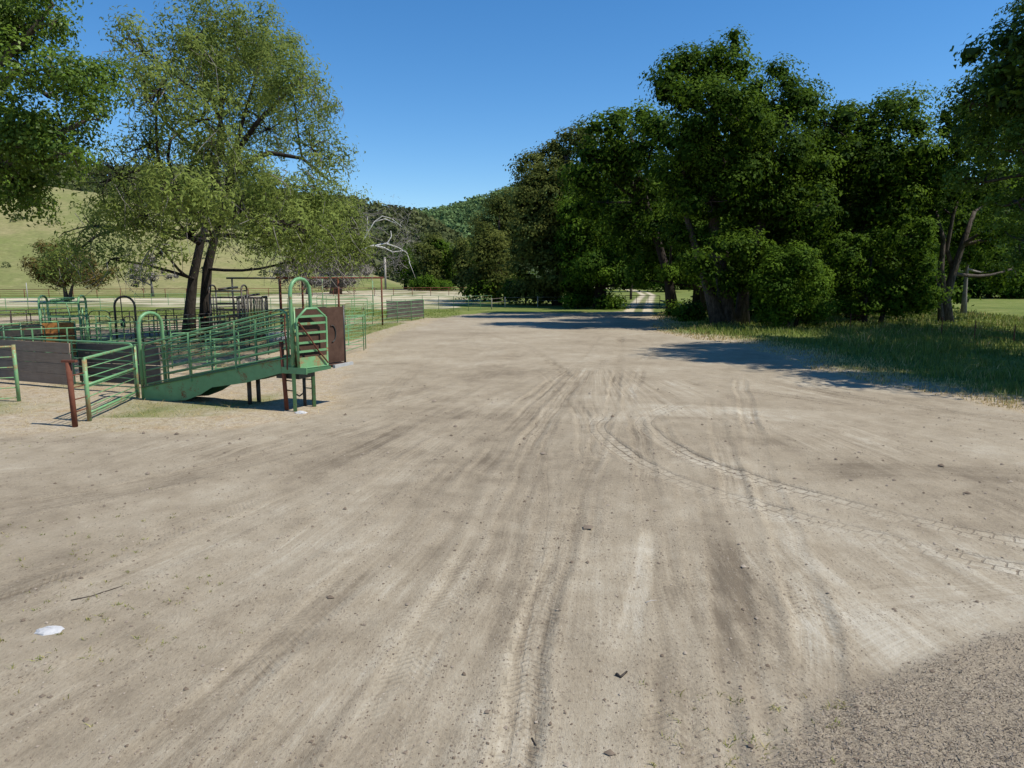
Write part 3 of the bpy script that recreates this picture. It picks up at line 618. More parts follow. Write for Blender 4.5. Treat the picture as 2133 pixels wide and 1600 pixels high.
# shrubs under the oaks on the right
JY = 1.2
Y = 47.
make_tree('leafy_shrub', 'large rounded bright green shrub in front of the tallest oak', 'shrub', gd(1640, Y),
 [(pth(Y, (1640, 684), (1642, 640), (1645, 580)), .16, .06), (pth(Y+.3, (1652, 684), (1670, 640), (1690, 590)), .12, .05)],
 [Bl(1620, 545, 42, 44, Y), Bl(1665, 555, 44, 40, Y), Bl(1600, 590, 36, 46, Y), Bl(1650, 600, 62, 44, Y-.6), Bl(1700, 590, 34, 46, Y), Bl(1620, 645, 52, 34, Y), Bl(1680, 645, 44, 34, Y)],
 'bush', 'bark', cr=.6, nl=50, dens=1.5, ls=.2, seed=21, twig_r=.015)
Y = 50.
make_tree('leafy_shrub', 'tall leafy shrub between the rounded shrub and the pale forked trunk', 'shrub', gd(1800, Y),
 [(pth(Y, (1800, 680), (1805, 620), (1815, 540)), .16, .06), (pth(Y, (1830, 678), (1850, 620), (1880, 560)), .14, .05)],
 [Bl(1760, 520, 40, 44, Y), Bl(1900, 490, 46, 46, Y), Bl(1830, 520, 42, 40, Y, .8), Bl(1740, 575, 34, 46, Y), Bl(1790, 580, 46, 46, Y), Bl(1900, 570, 48, 48, Y-.5), Bl(1850, 600, 50, 40, Y, .8), Bl(1920, 620, 46, 32, Y), Bl(1790, 640, 56, 22, Y, .8), Bl(1870, 640, 50, 24, Y, .8)],
 'bush', 'bark', cr=.62, nl=44, dens=1.25, ls=.21, seed=22, twig_r=.015)
JY = 3.0
Y = 54.
make_tree('oak_tree', 'oak with pale forked trunk standing in sunny grass', 'tree', gd(1970, Y),
 [(pth(Y, (1972, 668), (1970, 620), (1985, 570), (2005, 510), (2030, 440)), .42, .14), (pth(Y, (1968, 640), (1960, 560), (1965, 500), (1950, 440)), .28, .1), (pth(Y+.3, (1990, 575), (1972, 520), (1985, 450), (2000, 400)), .2, .08), (pth(Y-.8, (1962, 668), (1958, 630), (1955, 590)), .2, .12)],
 [Bl(1990, 300, 60, 60, Y), Bl(2060, 280, 60, 70, Y), Bl(1940, 360, 60, 50, Y, .8), Bl(2020, 390, 70, 56, Y, .7), Bl(2100, 390, 60, 66, Y, .7), Bl(1960, 430, 60, 36, Y, .6), Bl(2070, 470, 66, 44, Y, .6), Bl(2130, 480, 56, 50, Y, .6), Bl(2110, 560, 50, 40, Y+2, .6), Bl(1990, 240, 44, 40, Y)],
 'oak', 'bark_oak', cr=.95, nl=44, dens=1.0, ls=.25, seed=23, twigs=9)
Y = 64.
make_tree('oak_tree', 'slim pale trunk tree at the back of the sunny grass', 'tree', gd(2008, Y),
 [(pth(Y, (2008, 646), (2010, 610), (2014, 560), (2020, 500)), .22, .1)], [Bl(2020, 520, 60, 50, Y, .8), Bl(2075, 560, 60, 44, Y, .7), Bl(2010, 450, 70, 60, Y)],
 'oak', 'bark_grey', cr=1.0, nl=44, dens=1.1, ls=.3, seed=24)
JY = 4.5
Y = 33.
make_tree('oak_tree', 'big leaved oak branches reaching in over the right grass verge', 'tree', (29, 34),
 [([np.array(p, float) for p in ((29.5, 34, 0), (29.2, 34, 3), (28.5, 33.5, 7), (27, 33, 11), (26, 32.5, 15))], .6, .2)],
 [Bl(2115, 110, 46, 50, Y), Bl(2065, 165, 40, 34, Y), Bl(2100, 220, 60, 56, Y), Bl(2020, 215, 46, 40, Y, .9), Bl(2190, 150, 70, 90, Y), Bl(2060, 300, 66, 50, Y, .9), Bl(2140, 320, 70, 70, Y, .8), Bl(2200, 260, 70, 80, Y), Bl(2120, 420, 60, 50, Y, .8), Bl(2220, 420, 80, 80, Y, .8), Bl(2240, 30, 80, 80, Y), Bl(2050, 380, 60, 50, Y+4, .8), Bl(2130, 500, 60, 60, Y+5, .7), Bl(2190, 540, 70, 60, Y+3, .8), Bl(2150, 20, 30, 26, Y, .6)],
 'oak_near', 'bark_oak', cr=.7, nl=46, dens=1.1, ls=.2, box=False, shade_core=1, seed=25, twigs=10)
make_tree('oak_tree', 'tall oak beside the right grass verge casting the dappled shade', 'tree', (25.5, 27.5),
 [([np.array(p, float) for p in ((25.5, 27.5, 0), (25.6, 27.5, 5), (25.2, 27.7, 10), (25, 28, 15))], .6, .25)],
 [(24.5, 28, 16, 4.6, 4.5, 3), (27, 29, 13, 5, 4.5, 4), (23, 30.5, 18, 3.6, 3.4, 2.6), (25, 26, 18.5, 4, 3, 2.6), (26, 32, 17, 4, 3, 3), (27, 24.5, 13, 4, 2.6, 3), (22.5, 26.5, 20, 2.6, 2.2, 1.6), (24, 33, 13, 3.4, 3, 3)],
 'oak_near', 'bark_oak', cr=.95, nl=44, dens=1.35, ls=.28, seed=26)
make_tree('oak_tree', 'oak standing among tall grass at the verge end of the wire fence', 'tree', (21.5, 19.8),
 [([np.array(p, float) for p in ((21.5, 19.8, 0), (21.6, 19.8, 4), (21.5, 20.5, 9))], .4, .2)],
 [(21.5, 20.6, 10, 3.5, 3.2, 3), (22.5, 22.5, 8, 3.5, 3, 3), (20.8, 21.4, 12, 2.4, 2.2, 2)],
 'oak_near', 'bark_oak', cr=.95, nl=44, dens=1.0, ls=.26, seed=27)
JY = 2.
make_tree('oak_tree', 'oak standing behind the verge fence under the reaching branches', 'tree', (34, 41),
 [([np.array(p, float) for p in ((34, 41, 0), (33.8, 41, 4), (33, 40.5, 9))], .5, .22)],
 [(33, 40, 12, 4.5, 4.5, 3.5), (30.5, 42, 13, 3.6, 4, 3), (34, 37, 10, 4, 3.4, 3), (31, 38, 15, 3.4, 3.4, 2.4), (36, 43, 12, 4, 3.5, 4)],
 'oak', 'bark_oak', cr=1.0, nl=44, dens=1.0, ls=.28, seed=28)
# woodland row behind
k = 0
for (px, D, ytop, wd, lf, lb) in [(1400, 170, 420, 90, 'oak', 'dark woodland oak deep behind the small fresh green oak'), (1450, 80, 290, 110, 'oak', 'dark woodland oak between the tall evergreen and tallest oak'), (1560, 88, 260, 120, 'oak', 'dark woodland oak deep behind the tallest oak'), (1680, 80, 250, 120, 'oak', 'dark woodland oak deep behind the rounded shrub'),
                                  (1800, 84, 250, 120, 'oak', 'dark woodland oak deep behind the broad oak'), (1920, 80, 300, 110, 'oak', 'dark woodland oak left behind the slim pale trunk'), (2060, 122, 400, 110, 'oak', 'dark woodland oak closing the sunny grass clearing'), (2180, 118, 330, 120, 'oak', 'dark woodland oak behind the branches over the verge'),
                                  (1300, 215, 500, 100, 'oak_olive', 'round headed tree above the far bend of the farm track'), (1440, 200, 500, 110, 'oak', 'far dark tree at the end of the farm track')]:
    k += 1; hgt = 640-ytop; rg = random.Random(k)
    bl = []
    for i in range(9):
        fy_ = (i+.5)/9; bl.append(Bl(px+rg.uniform(-.55, .55)*wd*(1-.5*fy_), (575 if px == 1450 else 612 if D < 110 else 594)-((535 if px == 1450 else 572)-ytop)*fy_, wd*rg.uniform(.36, .55), hgt*.15, D+rg.uniform(-2, 2)))
    make_tree('woodland_tree', lb, 'tree', gd(px, D), [(pth(D, (px, 630), (px+3, 560), (px-2, 470)), .4, .15)], bl, lf, 'bark', cr=1.6, nl=26, dens=1.1, ls=.62, seed=60+k, twigs=2, group='dark trees filling the woodland')
# row of dark trees at the end of the arena
for k, (px, D, ytop, wd, lf, lb) in enumerate([(885, 200, 498, 36, 'oak_olive', 'round dark tree left end of the row beyond the arena'), (925, 205, 504, 34, 'oak', 'dark middle tree of the row beyond the arena'), (962, 198, 500, 34, 'oak_olive', 'olive tree right end of the row beyond the arena'),
                                              (845, 210, 520, 30, 'oak', 'dark tree beside the white limbed dead tree'), (1000, 190, 505, 30, 'oak', 'dark tree just left of the pointed evergreen')]):
    rg = random.Random(100+k); bl = [Bl(px+rg.uniform(-.5, .5)*wd, 592-(592-ytop-14)*(i+.5)/7, wd*rg.uniform(.45, .7), (600-ytop)*.17, D+rg.uniform(-3, 3)) for i in range(8)]
    make_tree('arena_tree', lb, 'tree', gd(px, D), [(pth(D, (px, 604), (px, 570), (px+1, 540)), .5, .2)], bl, lf, 'bark', cr=1.9, nl=26, dens=1.15, ls=.7, seed=110+k, twigs=2, group='row of trees beyond the arena')
for k, (px, D, w, h_, lb) in enumerate([(884, 188, 26, 24, 'low bright bush at the foot of the arena tree row'), (918, 186, 20, 16, 'smaller bright bush beside the low bush by the arena'), (1205, 80, 26, 14, 'dark low bush beside the stout oak trunk')]):
    make_tree('bush', lb, 'bush', gd(px, D), [(pth(D, (px, 604 if D > 100 else 640), (px, 590 if D > 100 else 625)), .15, .06)], [Bl(px, (602 if D > 100 else 630)-h_*.5, w, h_*.6, D), Bl(px-w*.6, (602 if D > 100 else 632)-h_*.2, w*.6, h_*.4, D), Bl(px+w*.6, (602 if D > 100 else 632)-h_*.2, w*.6, h_*.4, D)], 'bush', 'bark', cr=1.1 if D > 100 else .6, nl=36, dens=1.3, ls=.5 if D > 100 else .3, seed=130+k, twigs=2)

# dark understory bushes below the woodland
for k, (px, D, w, h_, lb) in enumerate([(1010, 100, 46, 44, 'dark bush under the pointed evergreen'), (1095, 92, 50, 60, 'dark bush left under the ragged evergreen'), (1170, 90, 52, 66, 'dark bush right under the ragged evergreen'), (1215, 88, 30, 50, 'dark bush touching the stout oak trunk'),
        (1272, 78, 20, 11, 'low rounded dark bush left beside the farm track'), (1412, 60, 26, 16, 'low dark bush right beside the farm track'), (1445, 57, 34, 20, 'low dark bush at the feet of the small fresh green oak'), (1590, 58, 60, 60, 'dark thicket behind the forked oak trunk'), (1725, 62, 60, 70, 'dark thicket behind the rounded shrub'), (1830, 64, 60, 60, 'dark thicket behind the tall leafy shrub'), (1920, 66, 46, 46, 'dark thicket left behind the pale forked trunk'),
        (2060, 118, 70, 30, 'dark thicket at the back of the sunny clearing'), (2150, 116, 70, 34, 'dark thicket at the far side of the sunny clearing'), (1560, 75, 60, 60, 'dark thicket seen between the tallest oak stems'), (1500, 85, 36, 46, 'dark thicket behind the small fresh green oak')]):
    b = F*CAMH/D*1.0+HOR
    make_tree('understory_bush', lb, 'bush', gd(px, D), [(pth(D, (px, b), (px, b-h_*.5)), .12, .05)], [Bl(px, b-h_*.75, w*.6, h_*.36, D), Bl(px-w*.5, b-h_*.4, w*.55, h_*.45, D), Bl(px+w*.5, b-h_*.4, w*.55, h_*.45, D)], 'oak', 'bark', cr=.9 if D < 70 else 1.2, nl=26, dens=1.0, ls=.3 if D < 70 else .42, seed=150+k, twigs=3, group='dark bushes below the oaks')

# --- near oak on the left
JY = 2.0
Y = 21.5
make_tree('oak_tree', 'big leaved oak hanging in beside the left end of the pens', 'tree', (-21.5, 22),
 [([np.array(p, float) for p in ((-21.5, 22, 0), (-21.3, 22, 3), (-20.8, 22, 6), (-20, 21.8, 9), (-19, 21.6, 12))], .55, .2), (pth(Y, (-150, 420), (0, 340), (100, 290), (180, 250)), .2, .05), (pth(Y, (-150, 260), (0, 130), (70, 60), (110, 10)), .18, .05), (pth(Y, (-120, 330), (30, 150), (100, 200), (150, 180)), .15, .04)],
 [Bl(40, 50, 80, 66, Y), Bl(110, 45, 46, 40, Y), Bl(-60, 60, 110, 110, Y), Bl(60, 150, 78, 56, Y-.5), Bl(150, 160, 60, 44, Y), Bl(215, 175, 44, 50, Y), Bl(-40, 230, 100, 80, Y), Bl(40, 290, 70, 52, Y-.6), Bl(130, 270, 62, 50, Y), Bl(205, 250, 46, 50, Y, .9), Bl(20, 370, 60, 46, Y), Bl(110, 340, 56, 40, Y, .7), Bl(-70, 390, 80, 60, Y), Bl(70, 395, 26, 36, Y, .6), Bl(20, 420, 26, 20, Y, .45), Bl(78, 432, 9, 18, Y), Bl(-30, -60, 120, 70, Y), Bl(60, -40, 70, 50, Y), Bl(180, 215, 60, 40, Y), Bl(60, 330, 60, 50, Y), Bl(150, 320, 56, 40, Y, .8), Bl(0, 310, 60, 50, Y)],
 'oak_near', 'bark_oak', cr=.4, nl=34, dens=1.3, ls=.13, box=False, shade_core=0, seed=31, twigs=9, limb_r=.08, twig_r=.012)

JY = 0.
# --- willow-like tree over the pens
Y = 37.
wt = [(pth(Y, (390, 690), (396, 640), (402, 580), (418, 505), (438, 440), (452, 340), (462, 220), (455, 110)), .31, .05),
      (pth(Y+.5, (428, 690), (428, 620), (432, 560), (446, 500), (466, 420), (482, 340), (512, 230), (548, 110)), .31, .05),
      (pth(Y, (456, 400), (440, 340), (405, 310), (350, 262), (300, 190)), .22, .05), (pth(Y+.5, (474, 390), (500, 345), (560, 318), (630, 330), (690, 380)), .2, .05),
      (pth(Y-1, (418, 505), (395, 492), (350, 478), (280, 466), (200, 492), (140, 540)), .2, .04), (pth(Y, (462, 330), (462, 260), (420, 150), (390, 70)), .16, .04),
      (pth(Y+.5, (490, 320), (540, 250), (600, 190), (640, 150)), .15, .04), (pth(Y+1, (470, 420), (540, 410), (620, 420), (700, 470)), .15, .04), (pth(Y-1, (430, 470), (380, 420), (320, 390), (250, 370)), .15, .04)]
wdy = [-3, -5, 3, -6, -8, 0, -4, 3, -7, 4, -3, -4, -8, -6, 2, -9, 3, -6, -3, -1, -8, -2, 3, 1, -4, -8, -2, 4, -6, -7, -5, -6, -3, -2, 1, 0, -3, 2, -5]
wb = [Bl(490, 60, 100, 60, Y), Bl(400, 90, 70, 66, Y), Bl(570, 110, 72, 66, Y, .9), Bl(300, 110, 52, 76, Y, .5), Bl(330, 190, 80, 60, Y, .7), Bl(480, 170, 110, 66, Y), Bl(610, 190, 72, 66, Y, .85), Bl(660, 200, 40, 60, Y, .5),
      Bl(420, 250, 90, 46, Y, .6), Bl(560, 270, 90, 60, Y, .7), Bl(650, 310, 60, 60, Y, .8), Bl(310, 300, 76, 60, Y, .6), Bl(250, 370, 76, 60, Y, .7), Bl(620, 390, 90, 52, Y, .9), Bl(700, 420, 50, 50, Y, .75),
      Bl(370, 390, 80, 44, Y, .9), Bl(530, 410, 66, 44, Y+1.5, .9), Bl(300, 450, 90, 50, Y, .8), Bl(190, 470, 66, 60, Y, .7), Bl(150, 540, 60, 50, Y, .55), Bl(600, 470, 90, 40, Y+1, .8), Bl(560, 510, 60, 22, Y, .4), Bl(690, 500, 60, 40, Y, .55), Bl(740, 470, 30, 50, Y, .4), Bl(230, 540, 40, 36, Y, .4), Bl(340, 520, 50, 34, Y, .4), Bl(455, 470, 44, 40, Y-1, .7), Bl(450, 330, 60, 50, Y+3, .5), Bl(440, 300, 60, 50, Y, .8), Bl(500, 440, 60, 50, Y, .9), Bl(520, 350, 60, 44, Y, .8), Bl(410, 440, 50, 40, Y, .8), Bl(640, 500, 70, 36, Y, .6), Bl(700, 460, 50, 40, Y, .7), Bl(725, 470, 40, 50, Y, .6), Bl(690, 535, 50, 34, Y, .45), Bl(620, 540, 50, 26, Y, .4), Bl(735, 525, 30, 34, Y, .4), Bl(270, 80, 30, 50, Y, .35)]
wb2 = []
for b_, dy in zip(wb, wdy):
    dy = dy*1.35 if dy < 0 else dy*.9
    k_ = (b_[1]+dy)/b_[1]; wb2.append((b_[0]*k_, b_[1]*k_, CAMH+(b_[2]-CAMH)*k_, b_[3]*k_, b_[4]*k_*1.25, b_[5]*k_, b_[6]))
wb = wb2
wr = make_tree('willow_tree', 'tall airy light green tree with two dark leaning stems over the pens', 'tree', gd(410, Y), wt, wb, 'willow', 'bark', cr=.72, nl=96, dens=1.75, ls=.22, seed=41, twigs=16, aspect=.3, droop=.35, limb_r=.09, inner=.25, twig_r=.016, updir=.25, flat=.9, shell=.2, dense=False, box=False, shade_core=0)
# bare grey drooping twigs of the same tree
rg = np.random.default_rng(5); mb = MB()
for bi in list(rg.choice(len(wb), 420))+list(rg.choice(np.arange(len(wb)-5, len(wb)-1), 160)):
    b = wb[bi]; c = np.array(b[:3])+unit(1, rg)[0]*np.array(b[3:6])*rg.uniform(.2, .9)
    e = c+np.array([rg.normal()*.6, rg.normal()*.6, -rg.uniform(.5, 1.6)]); mb.tube(bend(c, e, rg, .15, 3), np.linspace(.018, .007, 4), 3, False)
tag(mb.build('twigs', 'bark_grey', wr), kind='stuff')

# --- dead white-limbed tree and grey bushes by the arena
def branchy(mb, p, d, L, r, depth, rg, spread=.6, tips=None):
    e = p+d*L; mb.tube(bend(p, e, rg, .1, 3), np.linspace(r, r*.62, 4), 4, False)
    if depth == 0:
        if tips is not None: tips.append(e)
        return
    for _ in range(rg.integers(2, 4)):
        nd = d+rg.normal(size=3)*spread; nd[2] += .06; nd /= np.linalg.norm(nd); branchy(mb, p+(e-p)*rg.uniform(.55, 1), nd, L*rg.uniform(.6, .85), r*.6, depth-1, rg, spread, tips)
Y = 138.
root = empty('bare_tree', gd(698, Y), 'bare grey tree with bleached white limbs above the arena fence', 'tree'); rg = np.random.default_rng(8)
mb = MB(); mb.tube(pth(Y, (694, 612), (698, 580), (712, 540)), [.8, .55, .4], 8); mb.tube(pth(Y, (706, 612), (712, 575), (735, 530)), [.6, .4, .28], 8); mb.build('trunk', 'bark_oak', root, True)
mb = MB()
for P_, r in [(((712, 540), (745, 525), (780, 512), (800, 516), (822, 526), (842, 522)), .42), (((780, 512), (806, 506), (814, 492), (812, 480)), .3), (((806, 508), (830, 516), (846, 526), (852, 545)), .26), (((735, 530), (762, 490), (780, 462), (800, 455), (826, 466)), .32), (((780, 462), (796, 450), (815, 455), (840, 474)), .2), (((712, 540), (712, 490), (720, 455), (714, 440)), .34), (((852, 545), (860, 560), (864, 580)), .12), (((762, 490), (770, 470), (765, 452)), .15)]:
    mb.tube([q+np.array([0, rg.normal()*.8*(i > 0), 0]) for i, q in enumerate(pth(Y-1, *P_))], np.linspace(r*.55, r*.18, len(P_)), 5, False)
mb.build('white_limbs', 'bark_white', root, True)
mb = MB(); tips = []
for px, py in [(770, 470), (800, 470), (830, 480), (790, 500), (820, 520), (845, 530), (740, 500), (720, 470), (700, 500), (690, 540), (750, 540), (850, 560), (730, 560), (670, 560), (800, 540), (780, 450), (815, 455), (760, 500), (810, 490), (835, 505), (775, 530), (745, 470), (840, 460), (730, 520), (680, 520), (855, 500), (790, 560), (825, 550)]:
    p = pt(px, py, Y+rg.normal()*2); branchy(mb, p, unit(1, rg)[0]*np.array([1, 1, .6])+np.array([0, 0, .3]), 2.6, .07, 3, rg, .8, tips)
tag(mb.build('twigs', 'bark_grey', root), kind='stuff')
cs = np.array(tips); cs = np.repeat(cs, 4, 0)+rg.normal(size=(len(tips)*4, 3))*.8
V, Fq = leaves(cs, unit(len(cs), rg), .42, .2, rg); raw_mesh('crown', V-gd(698, Y), Fq, 'grey_leaf', root, {'v': ('FACE', rg.uniform(0, 1, len(cs)))})
Y = 101.
make_tree('small_tree', 'small bronze tinted tree with forked trunk behind the pens', 'tree', gd(142, Y),
 [(pth(Y, (140, 628), (134, 600), (125, 570)), .3, .12), (pth(Y, (143, 628), (150, 598), (165, 570)), .25, .1)],
 [Bl(110, 560, 40, 30, Y), Bl(150, 540, 46, 34, Y), Bl(190, 570, 44, 28, Y), Bl(135, 580, 46, 18, Y), Bl(90, 580, 24, 22, Y), Bl(100, 530, 34, 30, Y, .7)], 'bronze', 'bark_oak', cr=1.0, nl=40, dens=.9, ls=.36, seed=51, twigs=9, aspect=.45)
Y = 128.
make_tree('small_tree', 'small grey half bare tree beyond the dark pen arch', 'tree', gd(318, Y),
 [(pth(Y, (318, 614), (316, 595), (312, 570)), .25, .1)], [Bl(310, 560, 36, 28, Y, .7), Bl(340, 575, 30, 20, Y, .6), Bl(285, 580, 24, 20, Y, .6)], 'grey_leaf', 'bark_grey', cr=1.1, nl=30, dens=.9, ls=.42, seed=52, twigs=14, aspect=.35)
Y = 150.
make_tree('small_tree', 'grey green bush tree at the foot of the hill behind the chute arch', 'tree', gd(640, Y),
 [(pth(Y, (640, 610), (642, 590), (645, 560)), .3, .1)], [Bl(640, 545, 50, 30, Y, .8), Bl(690, 560, 50, 30, Y, .8), Bl(600, 570, 40, 22, Y, .6), Bl(740, 575, 40, 24, Y, .7), Bl(680, 590, 60, 14, Y, .6)], 'grey_leaf', 'bark_grey', cr=1.4, nl=36, dens=1, ls=.5, seed=53, twigs=12, aspect=.4)

# --- distant woods on the hills (one mass each)
def far_wood(name, label, cond, n, D0, D1, t0, t1, leafm, r0, r1, seed, per=46, ls=1.5):
    rg = np.random.default_rng(seed); t = rg.uniform(t0, t1, n*3); D = np.sqrt(rg.uniform(D0**2, D1**2, n*3)); a, b, c = hill_h(t, D)
    H = np.maximum(np.maximum(a, b), c); H = H+fbm(t*D*.02, D*.02, 5, 80)*np.clip(H*.12, 0, 5); ok = cond(a, b, c, t, D); t, D, H = t[ok][:n], D[ok][:n], H[ok][:n]
    n = len(t); r = rg.uniform(r0, r1, n); idx = np.repeat(np.arange(n), per); m = len(idx); d = unit(m, rg); d[:, 2] = np.abs(d[:, 2])*1.1-.15
    P = np.stack([t*D, D, H+r*.35], 1)[idx]+d*(r[idx]*rg.uniform(.75, 1.05, m))[:, None]
    N = d+rg.normal(size=(m, 3))*.35; N /= np.linalg.norm(N, axis=1)[:, None]; V, Fq = leaves(P, N, ls*r[idx]/r1, .8, rg)
    v = np.clip(rg.uniform(0, 1, n)[idx]*.75+rg.uniform(0, .25, m), 0, 1)
    tag(raw_mesh(name, V, Fq, leafm, None, {'v': ('FACE', v)}), label, 'woods', kind='stuff')
far_wood('hillside_woods', 'green woods covering the distant mountain slope', lambda a, b, c, t, D: (c > a) & (c > b) & (D < 930), 1700, 440, 930, -.42, .12, 'far', 5, 9, 1, 28, 3.9)
far_wood('ridge_woods', 'brownish green woods on the ridge behind the grassy hill', lambda a, b, c, t, D: (b > a) & (b >= c) & (D < 500), 1200, 300, 500, -.85, -.08, 'far2', 3.5, 6.5, 2, 28, 2.8)
far_wood('hill_shrubs', 'scattered low scrub on the grassy hillside', lambda a, b, c, t, D: (a > b) & (a > c) & (fbm(t*40, D*.03, 2, 5) > .18), 70, 150, 260, -.75, -.2, 'far2', .7, 1.8, 3, 40, .8)

# ------------------------------------------------------------------ PIPE PANELS
def arcpath(p0, p1, z0, z1, h, rad, foot=True, n=5):
    p0 = np.array(p0[:2]); p1 = np.array(p1[:2]); L = np.linalg.norm(p1-p0); d = (p1-p0)/L
    P = lambda s, z: np.array([*(p0+d*s), z])
    out = [P(0, z0)]
    if rad > 0:
        for k in range(n+1):
            a = math.pi/2*k/n; out.append(P(rad-rad*math.cos(a), h-rad+rad*math.sin(a)))
        for k in range(n+1):
            a = math.pi/2*k/n; out.append(P(L-rad+rad*math.sin(a), h-rad+rad*math.cos(a)))
    else: out += [P(0, h), P(L, h)]
    out.append(P(L, z1)); return out
def panel(name, label, p0, p1, h=1.55, nr=5, stays=1, m='green', r=.024, rr=.017, rad=.16, group=None, cat='panel', zlow=.22, h1=None, hexes=8, planks=None, sleeve=False):
    root = empty(name, [(p0[0]+p1[0])/2, (p0[1]+p1[1])/2, 0], label, cat, group)
    p0 = np.array(p0[:2]); p1 = np.array(p1[:2]); L = np.linalg.norm(p1-p0); d = (p1-p0)/L
    g0 = gz1(p0); g1 = gz1(p1)
    MB().tube(arcpath(p0, p1, g0-.04, g1-.04, h, rad), r, hexes, True).build('frame', m, root, True)
    for i in range(nr):
        z = zlow+(h-zlow)*i/nr
        MB().tube([(*p0, z), (*p1, z)], rr, 6).build('rail', m, root, True)
    for i in range(stays):
        q = p0+(p1-p0)*(i+1)/(stays+1); n_ = np.array([-d[1], d[0]])*(rr+.006)
        MB().slab(q-d*.025-n_, q+d*.025-n_, zlow-.04, h, zlow-.04, h, .014).build('stay', m, root)
    if planks:
        s0, s1, nb, mm, side = planks; n_ = np.array([-d[1], d[0]])*side*.06
        for i in range(nb):
            bh = (h-.06-.14)/nb; z = .14+i*bh; e = rnd.uniform(-.03, .03)
            MB().slab(p0+d*L*s0+n_+d*e, p0+d*L*s1+n_+d*e, z+.008, z+bh-.008, z+.008+rnd.uniform(-.01, .01), z+bh-.008, .045).build('plank', mm, root)
    return root
def post(name, label, p, h, r, m, cat='post', group=None, lean=(0, 0)):
    return tag(MB().tube([(p[0], p[1], -.1), (p[0]+lean[0]*h, p[1]+lean[1]*h, h)], r, 10).build(name, m, None, True), label, cat, group)
G = 'pipe panels forming the pens'
# near-left gate panel
pA = gd(40, 19.15); pB = gd(-190, 18.1)
rt = panel('pipe_gate', 'worn green square cornered pipe gate at the left end of the plank fence', pB, pA, 1.55, 5, 2, 'green_worn', .034, .016, 0, cat='gate', zlow=.15)
MB().tube([(*pA[:2], -.05), (*pA[:2], 1.6)], .05, 10).build('post', 'green_worn', rt, True)
# plank-faced panel
p0 = gd(-60, 23.4); p1 = gd(284, 20.5)
panel('plank_fence', 'green pipe panel faced with weathered grey brown planks', p0, p1, 1.5, 5, 2, 'green', .03, .017, .14, cat='fence', planks=(.0, .665, 4, 'plank', -1))
panel('plank_fence', 'dark board fence behind the open green gate', gd(172, 22.4), gd(344, 21.4), 1.42, 3, 0, 'dgreen', .026, .016, 0, cat='fence', planks=(.01, .99, 4, 'plank2', -1))
# open gate
p0 = gp(187, 880); p1 = gp(288, 832)
rt = panel('pipe_gate', 'open green pipe gate with thick middle bar beside the loading chute foot', p0, p1, 1.52, 6, 0, 'green', .04, .014, 0, cat='gate', zlow=.16)
for z in (.2, .86): MB().tube([(*p0[:2], z+.03), (*p1[:2], z+.03)], .034, 8).build('cross_bar', 'green', rt, True)
MB().tube([(*p0[:2], -.05), (*p0[:2], 1.5)], .052, 10).build('post', 'green_worn', rt, True); MB().tube([(*p1[:2], -.05), (*p1[:2], 1.5)], .052, 10).build('post', 'green_worn', rt, True)
for i_ in range(4):
    z = .35+i_*.28; qa = gp(157, 890); MB().tube([(qa[0], qa[1]+.03, z), (p0[0], p0[1], z)], .014, 6).build('rail', 'rust', rt, True)
# rusty post with a plate
q = gp(157, 890); rt = empty('rusty_post', q, 'rusty brown pipe post with a flat bar on top by the open gate', 'post')
MB().tube([(q[0], q[1], -.1), (q[0]-.03, q[1], 1.5)], .06, 12).build('pipe', 'rust', rt, True); MB().box((q[0]-.16, q[1]-.05, 1.5), (q[0]+.16, q[1]+.05, 1.55)).build('top_bar', 'rust', rt)

